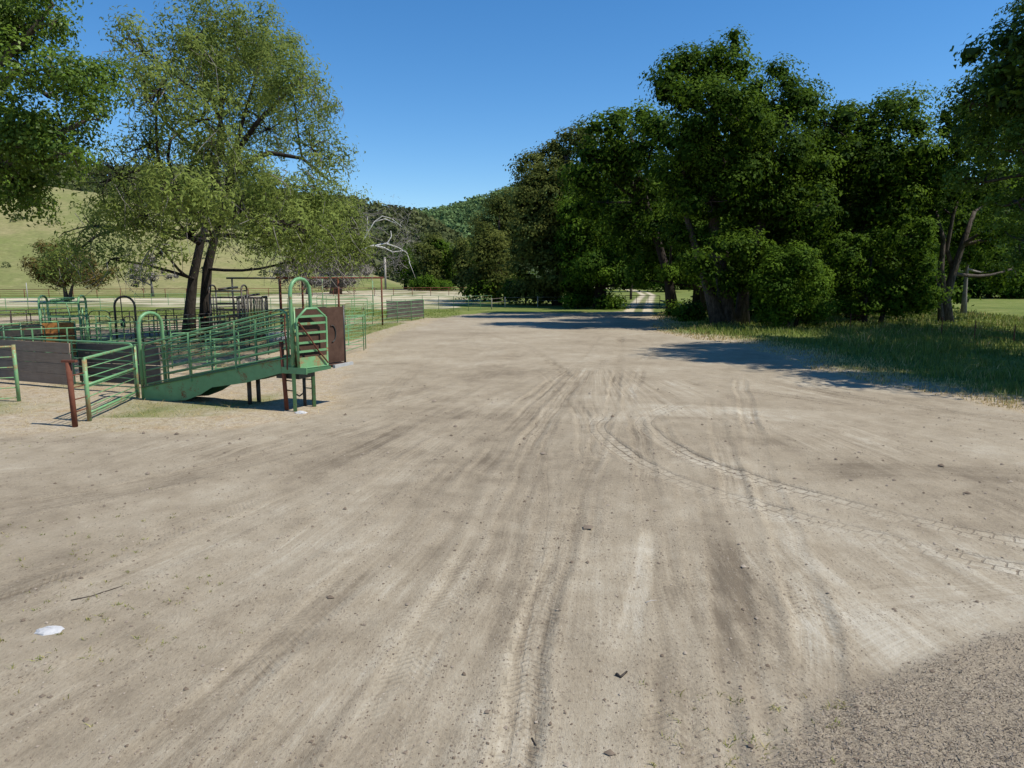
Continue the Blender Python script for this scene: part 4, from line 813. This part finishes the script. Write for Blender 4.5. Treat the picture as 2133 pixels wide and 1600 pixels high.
# ------------------------------------------------------------------ LOADING CHUTE
O = gp(614, 859); Lp = gp(301, 834); Ls = np.linalg.norm(Lp-O); u = (Lp-O)/Ls; p_ = np.array([-u[1], u[0], 0.]); p_ = p_ if p_[1] > 0 else -p_
wch = .8
def C3(s, q, z): return O+u*s+p_*q+np.array([0, 0, z])
def sk(s): return 1.43-(1.43-.38)*s/Ls          # top line of the side skirts
chute = empty('loading_chute', (O+Lp)/2+p_*.4, 'sloping green pipe cattle loading chute with tall hoops at both ends', 'loading chute')
for q in (0, wch):
    top = [(s, sk(s)) for s in np.linspace(0, Ls, 9)]
    bot = [(Ls, .0), (Ls*.86, .02), (Ls*.70, .10), (Ls*.60, .28), (Ls*.52, .5), (Ls*.3, .68), (Ls*.08, .98), (0, 1.0)]
    poly = top+bot; vs_ = []; n = len(poly)
    for side in (-.012, .012):
        for s, z in poly: vs_.append(C3(s, q+side, z))
    MB().add(vs_, [tuple(range(n))[::-1], tuple(range(n, 2*n))]+[(i, (i+1) % n, n+(i+1) % n, n+i) for i in range(n)]).build('side_skirt', 'green' if q == 0 else 'dgreen', chute)
    MB().tube([C3(0, q-.03, sk(0)+.0), C3(Ls, q-.03, sk(Ls))], .028, 6).build('side_beam', 'dgreen', chute, True)
    # side panel: rounded outer pipe and six inner rails
    a = .1; b = Ls-.1; H = 1.2; path = [C3(b, q, sk(b)-.1)]
    for k in range(6):
        t = math.pi/2*k/5; path.append(C3(b-.16+.16*math.cos(t), q, sk(b)+H-.16+.16*math.sin(t)))
    for k in range(6):
        t = math.pi/2*k/5; path.append(C3(a+.22-.22*math.sin(t), q, sk(a+.1)+H-.16+.16*math.cos(t)))
    path.append(C3(a, q, sk(a)-.15)); MB().tube(path, .027, 8).build('side_pipe', 'green', chute, True)
    for i in range(6):
        z = .06+(H-.06)*i/6; MB().tube([C3(a, q, sk(a)+z), C3(b, q, sk(b)+z)], .021, 7).build('rail', 'green', chute, True)
    for f_ in (.34, .66):
        s = a+(b-a)*f_; MB().box((0, 0, 0), (0, 0, 0)) if False else MB().tube([C3(s, q-.035, sk(s)-.12), C3(s, q-.035, sk(s)+H)], .028, 4).build('stay', 'green', chute)
# floor boards with cleats
fl = MB(); fl.add([C3(0, .02, sk(0)-.24), C3(Ls, .02, sk(Ls)-.24), C3(Ls, wch-.02, sk(Ls)-.24), C3(0, wch-.02, sk(0)-.24), C3(0, .02, sk(0)-.3), C3(Ls, .02, sk(Ls)-.3), C3(Ls, wch-.02, sk(Ls)-.3), C3(0, wch-.02, sk(0)-.3)], [(0,1,2,3),(7,6,5,4),(0,4,5,1),(1,5,6,2),(2,6,7,3),(3,7,4,0)]).build('floor', 'plank2', chute)
for i in range(12):
    s = .2+i*(Ls-.4)/11; MB().tube([C3(s, .03, sk(s)-.22), C3(s, wch-.03, sk(s)-.22)], .022, 4).build('cleat', 'dgreen', chute)
def hoop(s, h, base, r=.05):
    path = [C3(s, 0, base)]
    for k in range(9):
        t = math.pi*k/8; path.append(C3(s, wch/2-wch/2*math.cos(t), h-.4+.4*math.sin(t)**.8))
    path.append(C3(s, wch, base)); return MB().tube(path, r, 10).build('hoop', 'green', chute, True)
hoop(-.02, 3.37, -.05, .048); hoop(Ls+.02, 2.42, -.05, .05)
# legs and ladder at the dock end
for s, q, m in ((.0, wch, 'steel'), (.28, wch, 'steel'), (1.75, .4, 'steel'), (1.75, .75, 'steel')):
    MB().tube([C3(s, q, -.05), C3(s, q, 1.1 if s < 1 else .8)], .045 if s < 1 else .06, 8).build('leg', m, chute, True)
for z in (.5, .74, .9): MB().tube([C3(0, wch, z), C3(.28, wch, z)], .016, 6).build('rung', 'dgreen', chute, True)
for z in (.55, .8): MB().tube([C3(0, 0, z), gp(598, 857)+np.array([0, 0.03, z])], .016, 6).build('rung', 'steel', chute, True)
MB().tube([C3(.0, 0, .5), C3(.1, .35, .36), C3(.14, wch*.7, .4), C3(.28, wch, .55)], .02, 6).build('brace', 'steel', chute, True)
# dock deck
A0 = lambda a_, q, z: O-u*a_+p_*q+np.array([0, 0, z])
def obox(a0, a1, q0, q1, z0, z1):
    v = [A0(a_, q, z) for z in (z0, z1) for a_, q in ((a0, q0), (a1, q0), (a1, q1), (a0, q1))]
    return MB().add(v, [(0,3,2,1),(4,5,6,7),(0,1,5,4),(1,2,6,5),(2,3,7,6),(3,0,4,7)])
obox(-.25, .44, -.04, 1.0, 1.02, 1.1).build('deck', 'dgreen', chute); obox(-.3, .46, -.06, -.04, 1.0, 1.16).build('deck_beam', 'green', chute)
obox(-.1, .5, 1.0, 1.82, 1.06, 1.11).build('deck_plate', 'rustsheet', chute); obox(.5, .57, 1.0, 1.86, 1.04, 1.12).build('bumper', 'galv', chute)
obox(-.6, .1, .1, .75, .84, 1.0).build('deck_support', 'steel', chute)
# end gate with clipped corners
g0 = np.array(A0(.2, -.02, 0)); g1 = np.array(A0(.4, .92, 0)); gdv = (g1-g0)
def GP(s, z): q = g0+gdv*s; return np.array([q[0], q[1], z])
eg = MB().tube([GP(0, 1.12), GP(0, 2.38), GP(.32, 2.62), GP(.68, 2.62), GP(1, 2.38), GP(1, 1.12), GP(0, 1.12)], .034, 6).build('end_gate', 'green', chute, True)
for z in (1.52, 1.74, 1.98, 2.22, 2.4): MB().slab(GP(.03, 0), GP(.97, 0), z, z+.055, z, z+.055, .03).build('slat', 'green', eg)
MB().slab(GP(.03, 0), GP(.97, 0), 1.13, 1.4, 1.13, 1.4, .012).build('kick_plate', 'green_worn', eg)
MB().tube([GP(-.02, 2.3)-u*.06, GP(.3, 1.95)-u*.06, GP(.55, 1.62)-u*.06, GP(.95, 1.2)-u*.06], .022, 5).build('chain', 'rust', eg)
# rusty solid door beside it
b0 = A0(.02, .12, 0); b1 = A0(.36, 1.78, 0)
bd = MB().slab(b0, b1, 1.14, 2.62, 1.14, 2.62, .02).build('solid_door', 'rustsheet', chute); bd['label'] = 'rusty brown sheet metal door'
for qq in (b0, b1): MB().tube([(qq[0], qq[1], 1.1), (qq[0], qq[1], 2.66)], .03, 8).build('door_post', 'green_worn' if qq is b0 else 'steel', chute, True)
mid = b0+(b1-b0)*.74; nrm = -p_*0-u*0; dd = (b1-b0)/np.linalg.norm(b1-b0); nn = np.array([dd[1], -dd[0], 0]);
MB().tube([mid+nn*.03+dd*(.13*math.cos(t)-.02)+np.array([0, 0, 1.92+.22*math.sin(t)]) for t in np.linspace(-1.7, 1.9, 12)], .014, 5).build('hook_handle', 'steel', bd, True)
# latch chain on the near hoop
MB().tube([C3(.12, -.06, 2.5), C3(.13, -.07, 2.1), C3(.1, -.06, 1.5), C3(.12, -.06, 1.1)], .02, 5).build('latch_chain', 'rust', chute)
q = gp(598, 857); rt = empty('rusty_post', q, 'rusty pipe post standing in front of the chute dock', 'post')
MB().tube([(q[0], q[1], -.1), (q[0]-.06, q[1]-.02, 1.78)], .055, 12).build('pipe', 'rust', rt, True); MB().tube([(q[0]-.06, q[1]-.02, 1.78), (q[0]-.06, q[1]-.02, 1.8)], .062, 12).build('cap', 'rust', rt, True)

# ------------------------------------------------------------------ PENS BEHIND
def row(pts, label, m='green', h=1.55, nr=5, stays=1, rad=.16, **kw):
    for a, b in zip(pts[:-1], pts[1:]): panel('corral_panel', label, gd(*a), gd(*b), h, nr, stays, m, rad=rad, group=label[:40], **kw)
row([(2, 24.2), (216, 25.8)], 'long light green panel with rounded ends behind the plank fence', 'green', 1.62, 5, 2, .2)
row([(175, 27.2), (290, 29), (420, 31.6)], 'green pipe panel of the alley running behind the loading chute', 'green', 1.62, 6, 1, .05)
row([(420, 31.6), (520, 36), (606, 42)], 'green pipe panel in tree shade at the far end of the alley', 'dgreen', 1.62, 6, 1, .05)  # darker green than the alley's near run: tree shade put into the colour
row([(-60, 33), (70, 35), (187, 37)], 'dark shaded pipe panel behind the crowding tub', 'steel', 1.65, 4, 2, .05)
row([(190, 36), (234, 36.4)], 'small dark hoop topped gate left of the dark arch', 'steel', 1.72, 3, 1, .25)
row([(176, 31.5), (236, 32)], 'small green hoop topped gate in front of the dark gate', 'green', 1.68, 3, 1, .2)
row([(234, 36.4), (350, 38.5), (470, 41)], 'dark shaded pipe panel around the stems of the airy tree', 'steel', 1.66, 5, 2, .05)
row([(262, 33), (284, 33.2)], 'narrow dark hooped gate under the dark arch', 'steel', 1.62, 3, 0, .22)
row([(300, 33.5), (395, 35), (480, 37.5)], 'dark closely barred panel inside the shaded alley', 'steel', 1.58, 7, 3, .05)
row([(540, 38), (610, 41), (680, 44)], 'dark panel with flat top bar behind the dock end', 'steel', 1.6, 4, 2, .02)
row([(360, 26.2), (500, 27.6)], 'low green panel seen through the chute rails', 'green', 1.35, 4, 1, .12)
row([(400, 24.6), (500, 25.2)], 'short green gate just behind the chute ramp', 'green', 1.25, 4, 1, .12)
row([(500, 28.5), (560, 31), (640, 36)], 'green panel behind the upper chute rails', 'dgreen', 1.5, 5, 1, .1)
row([(690, 29.2), (758, 33.4)], 'green gate standing angled beside the dirt yard', 'green', 1.6, 5, 0, .03)
row([(690, 33.4), (762, 34.2)], 'green panel meeting the angled yard gate at its post', 'green', 1.6, 5, 1, .03)
row([(762, 46.5), (797, 50.4), (828, 53.3), (857, 55.6), (883, 58.0)], 'green pipe panel along the edge of the dirt yard', 'green', 1.62, 5, 0, .02)
panel('plank_fence', 'short dark board windbreak behind the yard edge panels', gd(806, 57.5), gd(882, 59.5), 1.6, 2, 1, 'dgreen', cat='fence', planks=(0, 1, 5, 'plank2', -1), rad=0)
row([(720, 50), (776, 51.5)], 'rust and green gate inside the pens by the overhead frame', 'green_worn', 1.6, 6, 2, .12)
row([(661, 70), (700, 70.5), (777, 72)], 'pale green panel in the sunlit rear pens', 'green', 1.6, 5, 1, .12)
row([(640, 58), (700, 60), (766, 62)], 'pale green panel crossing the middle of the sunlit pens', 'green', 1.6, 5, 1, .12)
row([(816, 75.5), (880, 75.5), (914, 74), (945, 73.5), (976, 73)], 'thin green rail panel by the arena corner', 'green', 1.5, 3, 0, .02)
row([(976, 73.2), (1024, 76)], 'dark pipe gate closing the arena corner fence', 'dgreen', 1.5, 4, 1, .02, cat='gate')
row([(-80, 66), (60, 67.5), (150, 68.5), (240, 70)], 'green pipe panel on the grass behind the shaded pens', 'green', 1.5, 5, 2, .02)
row([(282, 83), (420, 84), (500, 84)], 'green pipe panel in front of the sandy arena', 'green', 1.5, 5, 3, .02)
row([(530, 66), (600, 66.5), (661, 67)], 'green pipe panel behind the overhead pipe frame', 'green', 1.5, 5, 1, .02)
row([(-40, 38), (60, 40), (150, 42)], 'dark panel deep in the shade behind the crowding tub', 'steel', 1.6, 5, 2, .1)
row([(300, 30.2), (372, 31.4)], 'green gate half hidden behind the low end hoop', 'dgreen', 1.55, 6, 2, .12)
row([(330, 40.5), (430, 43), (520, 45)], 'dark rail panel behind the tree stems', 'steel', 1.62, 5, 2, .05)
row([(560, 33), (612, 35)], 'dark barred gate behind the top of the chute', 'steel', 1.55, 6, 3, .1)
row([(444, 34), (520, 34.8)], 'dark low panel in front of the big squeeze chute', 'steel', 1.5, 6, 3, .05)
row([(700, 42), (756, 44.5)], 'green gate in the grass behind the angled yard gate', 'green_worn', 1.55, 5, 1, .12)
row([(640, 46), (706, 48.5)], 'dark green panel under the long overhead frame', 'dgreen', 1.58, 5, 1, .06)
row([(205, 30.4), (262, 31.6)], 'short green gate between hoop gate and alley', 'green', 1.5, 5, 1, .14)
# crowding tub
tub = empty('crowding_tub', gd(80, 29.5), 'curved sheet metal crowding tub with orange rusted side', 'crowding tub')
tp = [gd(-40, 27.2), gd(14, 28.2), gd(50, 29.0), gd(92, 29.8), gd(128, 30.1), gd(162, 30.1)]
for i in range(5):
    mm = ('tubdark', 'tubdark', 'tubdark', 'orange', 'orange')[i]
    MB().slab(tp[i], tp[i+1], .12, 1.5, .12, 1.5, .012).build('sheet', mm, tub)
    MB().tube([(*tp[i][:2], -.05), (*tp[i][:2], 1.58)], .035, 8).build('post', 'dgreen', tub, True)
    MB().tube([(*tp[i][:2], 1.55), (*tp[i+1][:2], 1.55)], .028, 8).build('top_rail', 'green' if i != 2 else 'dgreen', tub, True)
    for z in (.55, 1.05): MB().tube([(tp[i][0], tp[i][1]-.04, z), (tp[i+1][0], tp[i+1][1]-.04, z)], .022, 6).build('rib', 'tubdark' if mm == 'tubdark' else 'rust', tub)
MB().tube([(*tp[5][:2], -.05), (*tp[5][:2], 1.58)], .035, 8).build('post', 'dgreen', tub, True)
row([(8, 25.6), (100, 27)], 'short pale pipe panel in front of the crowding tub', 'dgreen', 1.6, 3, 1, .1)
# squeeze chutes
def squeeze(label, p, ang, L, Wd, H, m, bars=6, solid=.5, arch=True, side_v=False, group=None):
    root = empty('squeeze_chute', [p[0], p[1], 0], label, 'squeeze chute', group); c, s = math.cos(ang), math.sin(ang)
    T = lambda a, b, z: np.array([p[0]+a*c-b*s, p[1]+a*s+b*c, z])
    for a in (-L/2, L/2):
        for b in (-Wd/2, Wd/2): MB().tube([T(a, b, -.05), T(a, b, H-.25)], .045, 8).build('post', m, root, True)
        pa = [T(a, -Wd/2, H-.3)]+[T(a, -Wd/2*math.cos(t), H-.3+.3*math.sin(t)**.7) for t in np.linspace(.15, math.pi-.15, 7)]+[T(a, Wd/2, H-.3)]
        if arch: MB().tube(pa, .045, 8).build('hoop', m, root, True)
        else: MB().tube([T(a, -Wd/2, H-.25), T(a, Wd/2, H-.25)], .05, 8).build('head_bar', m, root, True)
    for b in (-Wd/2, Wd/2):
        MB().tube([T(-L/2, b, H-.3), T(L/2, b, H-.3)], .04, 8).build('top_bar', m, root, True)
        MB().slab(T(-L/2, b, 0), T(L/2, b, 0), .12, H*solid*.6, .12, H*solid*.6, .02).build('side_sheet', m, root)
        for i in range(bars):
            z = H*solid*.6+.1+i*(H-.45-H*solid*.6)/bars
            if side_v: a = -L/2+L*(i+.5)/bars; MB().tube([T(a, b, H*solid*.6), T(a, b, H-.3)], .03, 6).build('side_bar', m, root, True)
            else: MB().slab(T(-L/2, b, 0), T(L/2, b, 0), z, z+.06, z, z+.06, .03).build('side_bar', m, root)
    for k_ in (-1, 1):
        MB().tube([T(L/2+.05, k_*.1, .3), T(L/2+.05, k_*.14, 1.0), T(L/2+.05, k_*.28, H-.5)], .035, 6).build('head_gate_bar', m, root, True)
        MB().tube([T(-L/2-.05, k_*.2, .2), T(-L/2-.05, k_*.2, H-.5)], .03, 6).build('tail_gate_bar', m, root, True)
    MB().tube([T(L*.2, -Wd/2-.06, H-.3), T(L*.3, -Wd/2-.25, H-.75), T(L*.32, -Wd/2-.3, H-1.2)], .022, 6).build('lever', m, root, True)
    MB().tube([T(-L*.2, -Wd/2, H-.2), T(L*.2, Wd/2, H-.12)], .06, 8).build('latch_drum', m, root, True)
    return root
squeeze('light green hooped squeeze frame behind the crowding tub', gd(141, 30.8), .25, 1.5, .95, 2.62, 'green', 3, .3)
squeeze('big black squeeze chute with curved top beside the tree stems', gd(482, 37.5), .1, 1.6, 1.1, 3.0, 'steel', 6, .35)
squeeze('dark slatted holding chute with a flat top plate', gd(530, 38.5), .1, 1.3, 1.0, 2.62, 'steel', 8, .35, False, True)
# dark alley hoop
hp = empty('alley_hoop', gd(266, 36), 'tall dark rounded hoop with a hanging rod over the shaded alley', 'hoop')
a0, a1 = gd(245, 36), gd(287, 36.2); cx_ = (a0+a1)/2; hv = (a1-a0)/2
MB().tube([a0+np.array([0, 0, -.05])]+[cx_-hv*math.cos(t)+np.array([0, 0, 1.95+.5*math.sin(t)]) for t in np.linspace(0, math.pi, 11)]+[a1+np.array([0, 0, -.05])], .055, 10).build('hoop', 'steel', hp, True)
MB().tube([cx_-hv*.35+np.array([0, 0, 2.42]), cx_-hv*.3+np.array([0, 0, 1.2])], .025, 6).build('rod', 'steel', hp, True); MB().tube([cx_-hv*.3+np.array([0, 0, 1.3]), cx_-hv*.3+np.array([0, 0, .9])], .12, 8).build('weight', 'steel', hp, True)
# overhead pipe frames
def goal(label, pts, H, m, r, over=.3):
    root = empty('overhead_frame', (pts[0]+pts[-1])/2, label, 'pipe frame')
    d = (pts[-1]-pts[0])/np.linalg.norm(pts[-1]-pts[0])
    MB().tube([pts[0]-d*over+np.array([0, 0, H]), pts[-1]+d*over+np.array([0, 0, H])], r*1.05, 8).build('cross_beam', m, root, True)
    for q in pts: MB().tube([(q[0], q[1], -.1), (q[0], q[1], H)], r, 8).build('post', m, root, True)
goal('dark overhead pipe frame above the squeeze chutes', [gd(490, 41), gd(587, 41.5)], 3.36, 'steel', .05)
goal('long rusty overhead pipe frame from the hoop to the yard edge', [gd(589, 39), gd(634, 41.5), gd(708, 45.5), gd(797, 50.4)], 3.38, 'rust', .06)
goal('thin far overhead pipe frame in the rear pens', [gd(674, 60), gd(778, 62)], 3.45, 'green_worn', .045)
# white water tanks behind the dock
tk = tag(MB().tube([(*gd(583, 36)[:2], .0), (*gd(583, 36)[:2], .62)], [.62, .66], 20).build('water_trough', 'galv', None, True), 'round galvanised water trough behind the upper chute rails', 'trough')
# far perimeter pipe fence
def fence(name, label, pts, h, sp, m, rails, r=.05, rr=.02, base=None):
    root = empty(name, (pts[0]+pts[-1])/2*np.array([1, 1, 0]), label, 'fence')
    for a, b in zip(pts[:-1], pts[1:]):
        L = np.linalg.norm(b-a); n = max(1, int(L/sp))
        for i in range(n+(b is pts[-1])):
            q = a+(b-a)*i/n; MB().tube([(q[0], q[1], q[2]-.2), (q[0], q[1], q[2]+h)], r, 6).build('post', m, root, True)
        for z, R in rails: MB().tube([a+np.array([0, 0, z]), b+np.array([0, 0, z])], R, 6, ).build('rail', m, root, True)
fence('arena_fence', 'long rusty pipe fence around the far side of the sandy arena', [gd(-260, 112), gd(0, 116), gd(300, 121), gd(560, 126), gd(780, 132), gd(972, 138)], 1.5, 3.3, 'rust', [(1.48, .05), (1.12, .022), (.8, .022), (.45, .022)], .055)
fence('wire_fence', 'wire fence on thin metal posts along the right grass verge', [gd(1590, 49), gd(1770, 45), gd(1960, 41), gd(2110, 34.5), gd(2350, 28)], 1.15, 3.2, 'rust', [(1.05, .006), (.75, .006), (.4, .006)], .025)
fence('wire_fence', 'wire fence on pale posts in the shade under the evergreens', [gd(1024, 77), gd(1052, 82), gd(1120, 84), gd(1235, 86)], 1.2, 4.5, 'pole', [(1.1, .012), (.7, .012)], .06)
rt = panel('farm_gate', 'thin pipe gate across the farm track between the oaks', gd(1302, 86), gd(1374, 84), 1.25, 4, 2, 'steel', .04, .02, .05, cat='gate')
row([(1262, 92), (1300, 88)], 'short wire panel left of the farm track gate', 'steel', 1.2, 3, 2, .02)
post('gate_post', 'brown wooden post beside the farm track beyond the gate', gd(1314, 112), 2.6, .2, 'bark_oak')
tag(MB().tube([gd(1376, 84)+np.array([0, 0, .7]), gd(1420, 80)+np.array([0, 0, .35])], .09, 8).build('fallen_log', 'pole', None, True), 'pale fallen pole lying right of the farm track gate', 'log')
h_ = pt(803, 590, 205); post('utility_pole', 'pale grey utility pole in front of the dark trees by the arena', (h_[0], 205), 9.0, .3, 'pole', 'pole')
post('fence_stake', 'thin white topped stake in front of the arena fence', gd(58, 108), 2.6, .05, 'galv')
# ------------------------------------------------------------------ GRASS, STRAW, WEEDS, CLODS
def blades(name, label, x, y, h, w, dry, seed, lean=.35, cat='grass', vm=1., mt='grass'):
    rg = np.random.default_rng(seed); n = len(x); z = gh(x, y)-.01; a = rg.uniform(0, 2*math.pi, n); ca, sa = np.cos(a), np.sin(a)
    lx = rg.normal(size=n)*lean*h; ly = rg.normal(size=n)*lean*h
    b0 = np.stack([x-ca*w, y-sa*w, z], 1); b1 = np.stack([x+ca*w, y+sa*w, z], 1)
    m0 = np.stack([x+lx*.35-ca*w*.7, y+ly*.35-sa*w*.7, z+h*.6], 1); m1 = np.stack([x+lx*.35+ca*w*.7, y+ly*.35+sa*w*.7, z+h*.6], 1)
    tp_ = np.stack([x+lx, y+ly, z+h*rg.uniform(.85, 1, n)], 1)
    V = np.stack([b0, b1, m1, m0, tp_], 1).reshape(-1, 3); i5 = np.arange(n)*5
    Fq = np.concatenate([np.stack([i5, i5+1, i5+2], 1), np.stack([i5, i5+2, i5+3], 1), np.stack([i5+3, i5+2, i5+4], 1)])
    v = np.tile(rg.uniform(0, 1, n)*vm, 3); d = np.tile(np.clip(dry, 0, 1), 3)
    return tag(raw_mesh(name, V, Fq, mt, None, {'v': ('FACE', v), 'dry': ('FACE', d)}), label, cat, kind='stuff')
rg = np.random.default_rng(77)
n = 240000; D = 15+55*rg.uniform(0, 1, n)**1.5; px = rg.uniform(1320, 2300, n); x = (px-CX)/F*(D*CP+CAMH*SP); y = D
_, _, gr, st, _, _, yd, rd, _, sd = ground_fields(x, y); nz = fbm(x*.25, y*.25, 3, 60)
ok = (yd < .4) & (rd < .2) & (rg.uniform(0, 1, n) < .29) & (sd > -30); x, y, sd, nz, D = x[ok], y[ok], sd[ok], nz[ok], D[ok]; n = len(x)
dist = -sd; nz3 = fbm(x*.9, y*.9, 3, 66); hh = np.clip(.07+dist*.055, .07, .3)*rg.uniform(.45, 1.3, n)*np.clip(1+.7*nz+1.2*nz3, .25, 2)
dry = np.where(rg.uniform(0, 1, n) < np.maximum(sstep(3.4, .8, dist+nz*2.2+nz3*1.4), .3*sstep(.1, .5, nz3)), 1, rg.uniform(.02, .3, n))
blades('verge_grass', 'tall green grass with a dry straw edge on the right verge', x, y, hh, np.maximum(.006, D*.00055), dry, 78)
n = 60000; D = 15+60*rg.uniform(0, 1, n)**1.3; px = rg.uniform(-150, 960, n); x = (px-CX)/F*(D*CP+CAMH*SP); y = D
_, _, gr, st, _, _, yd, rd, ar, sd = ground_fields(x, y); ok = (yd < .5) & (ar < .4) & (rg.uniform(0, 1, n) < .15+gr*.8); x, y, gr, D, sd = x[ok], y[ok], gr[ok], D[ok], sd[ok]; n = len(x)
blades('pen_straw', 'short straw and grass in and around the pens', x, y, rg.uniform(.02, .075, n)*(1+gr*1.4), np.maximum(.004, D*.0003), np.where(rg.uniform(0, 1, n) < gr*1.1, .12, 1.), 79, 1.4)
n = 26000; px = rg.uniform(1500, 2300, n); py = 1240+430*rg.uniform(0, 1, n); PP = np.array([gp(a, b) for a, b in zip(px, py)]); x, y = PP[:, 0], PP[:, 1]
co = ground_fields(x, y)[5]; ok = rg.uniform(0, 1, n) < co*.75; x, y = x[ok], y[ok]; n = len(x)
blades('stubble', 'short dry stubble patch in the bare ground', x, y, rg.uniform(.012, .035, n), rg.uniform(.003, .006, n), np.where(rg.uniform(0, 1, n) < .05, .1, rg.uniform(.6, 1, n)), 80, 1.2, vm=.9, mt='clod')
# sparse green weeds in the dirt
wx = []; wy = []
for (px, py, sp, k) in [(20, 1190, 1.3, 46), (130, 1330, .9, 26), (330, 1222, .35, 8), (190, 1270, .5, 10), (240, 1310, .5, 8), (60, 1130, .9, 20), (1640, 1520, .5, 26), (1560, 1560, .4, 14), (20, 1400, .8, 16), (160, 1120, .8, 12), (0, 930, .8, 24)]:
    c = gp(px, py)
    for _ in range(k):
        a, b = c[0]+rg.normal()*sp, c[1]+rg.normal()*sp*.8; m = rg.integers(4, 12); wx += list(a+rg.normal(size=m)*.018); wy += list(b+rg.normal(size=m)*.018)
wx = np.array(wx); wy = np.array(wy); n = len(wx)
blades('weeds', 'scattered tiny weeds sprouting from the dirt yard', wx, wy, rg.uniform(.015, .05, n), np.full(n, .005), rg.uniform(.1, .75, n), 81, .9, 'weeds')
# clods and chips
n = 30000; px = rg.uniform(-200, 2330, n); py = 800+870*rg.uniform(0, 1, n)**.8; PP = np.array([gp(a, b) for a, b in zip(px, py)]); x, y = PP[:, 0], PP[:, 1]
g = ground_fields(x, y); keep = (g[6] > .6) & (rg.uniform(0, 1, n) < np.clip(.7-1.1*(g[1]-.3)+EXTRA['crumb']*.7, .08, 1)); x, y, z = x[keep], y[keep], g[0][keep]; n = len(x)
sz = np.exp(rg.normal(size=n)*.55)*.0056*np.clip(y/8, .8, 2.2)
oc = np.array([(1,0,0),(-1,0,0),(0,1,0),(0,-1,0),(0,0,1),(0,0,-.6)]); of = np.array([(0,2,4),(2,1,4),(1,3,4),(3,0,4)])
Vv = oc[None]*(sz[:, None, None]*rg.uniform(.5, 1.5, (n, 6, 1)))*np.array([1, 1, .7]); a = rg.uniform(0, 6.28, n); R = np.stack([np.stack([np.cos(a), -np.sin(a), 0*a], 1), np.stack([np.sin(a), np.cos(a), 0*a], 1), np.stack([0*a, 0*a, 0*a+1], 1)], 1)
Vv = np.einsum('nij,nkj->nki', R, Vv)+np.stack([x, y, z+sz*.25], 1)[:, None]
Fq = (np.arange(n)[:, None, None]*6+of[None]).reshape(-1, 3)
tag(raw_mesh('dirt_clods', Vv.reshape(-1, 3), Fq, 'clod', None, {'v': ('FACE', np.repeat(rg.uniform(0, 1, n)**2.0, 4))}), 'small clods and chips strewn over the dirt yard', 'clods', kind='stuff')
# white stones and sticks
def stone(label, p, sx, sy, sz_, seed):
    rg = np.random.default_rng(seed); v = []; f = []; n = 12
    for i in range(6):
        for j in range(n):
            a = math.pi/2*i/5; b = 2*math.pi*j/n; r = math.cos(a)*(1+rg.normal()*.1)+.02
            v.append((p[0]+sx*r*math.cos(b), p[1]+sy*r*math.sin(b), gz1(p)-.02+sz_*math.sin(a)*(1+rg.normal()*.08)))
    for i in range(5):
        for j in range(n): f.append((i*n+j, i*n+(j+1) % n, (i+1)*n+(j+1) % n, (i+1)*n+j))
    f.append(tuple(5*n+j for j in range(n)))
    tag(MB().add(v, f).build('white_stone', 'stone', None), label, 'stone')
stone('flat white stone in the open dirt among small weeds', gp(103, 1316), .15, .1, .05, 1)
stone('white rock at the foot of the chute dock leg', gp(626, 862), .17, .12, .07, 2)
stone('small white stone chip in the left dirt', gp(182, 1497), .05, .03, .02, 3)
def stick(label, pts, r, m='bark_oak'):
    P = [gp(*q) for q in pts]; P = [np.array([q[0], q[1], gz1(q)+r*.6]) for q in P]
    tag(MB().tube(P, np.linspace(r, r*.5, len(P)), 6).build('stick', m, None, True), label, 'stick')
stick('long thin dry twig lying on the left dirt', [(148, 1252), (190, 1243), (256, 1222)], .008)
stick('short thick brown stick between the wheel tracks', [(1284, 1404), (1293, 1410), (1306, 1400)], .016)
stick('thin dark twig near the wheel tracks', [(1108, 1528), (1112, 1536), (1117, 1546)], .009)
stick('pale splinter of wood on the tracked dirt', [(1345, 1256), (1356, 1252), (1368, 1250)], .007, 'pole')
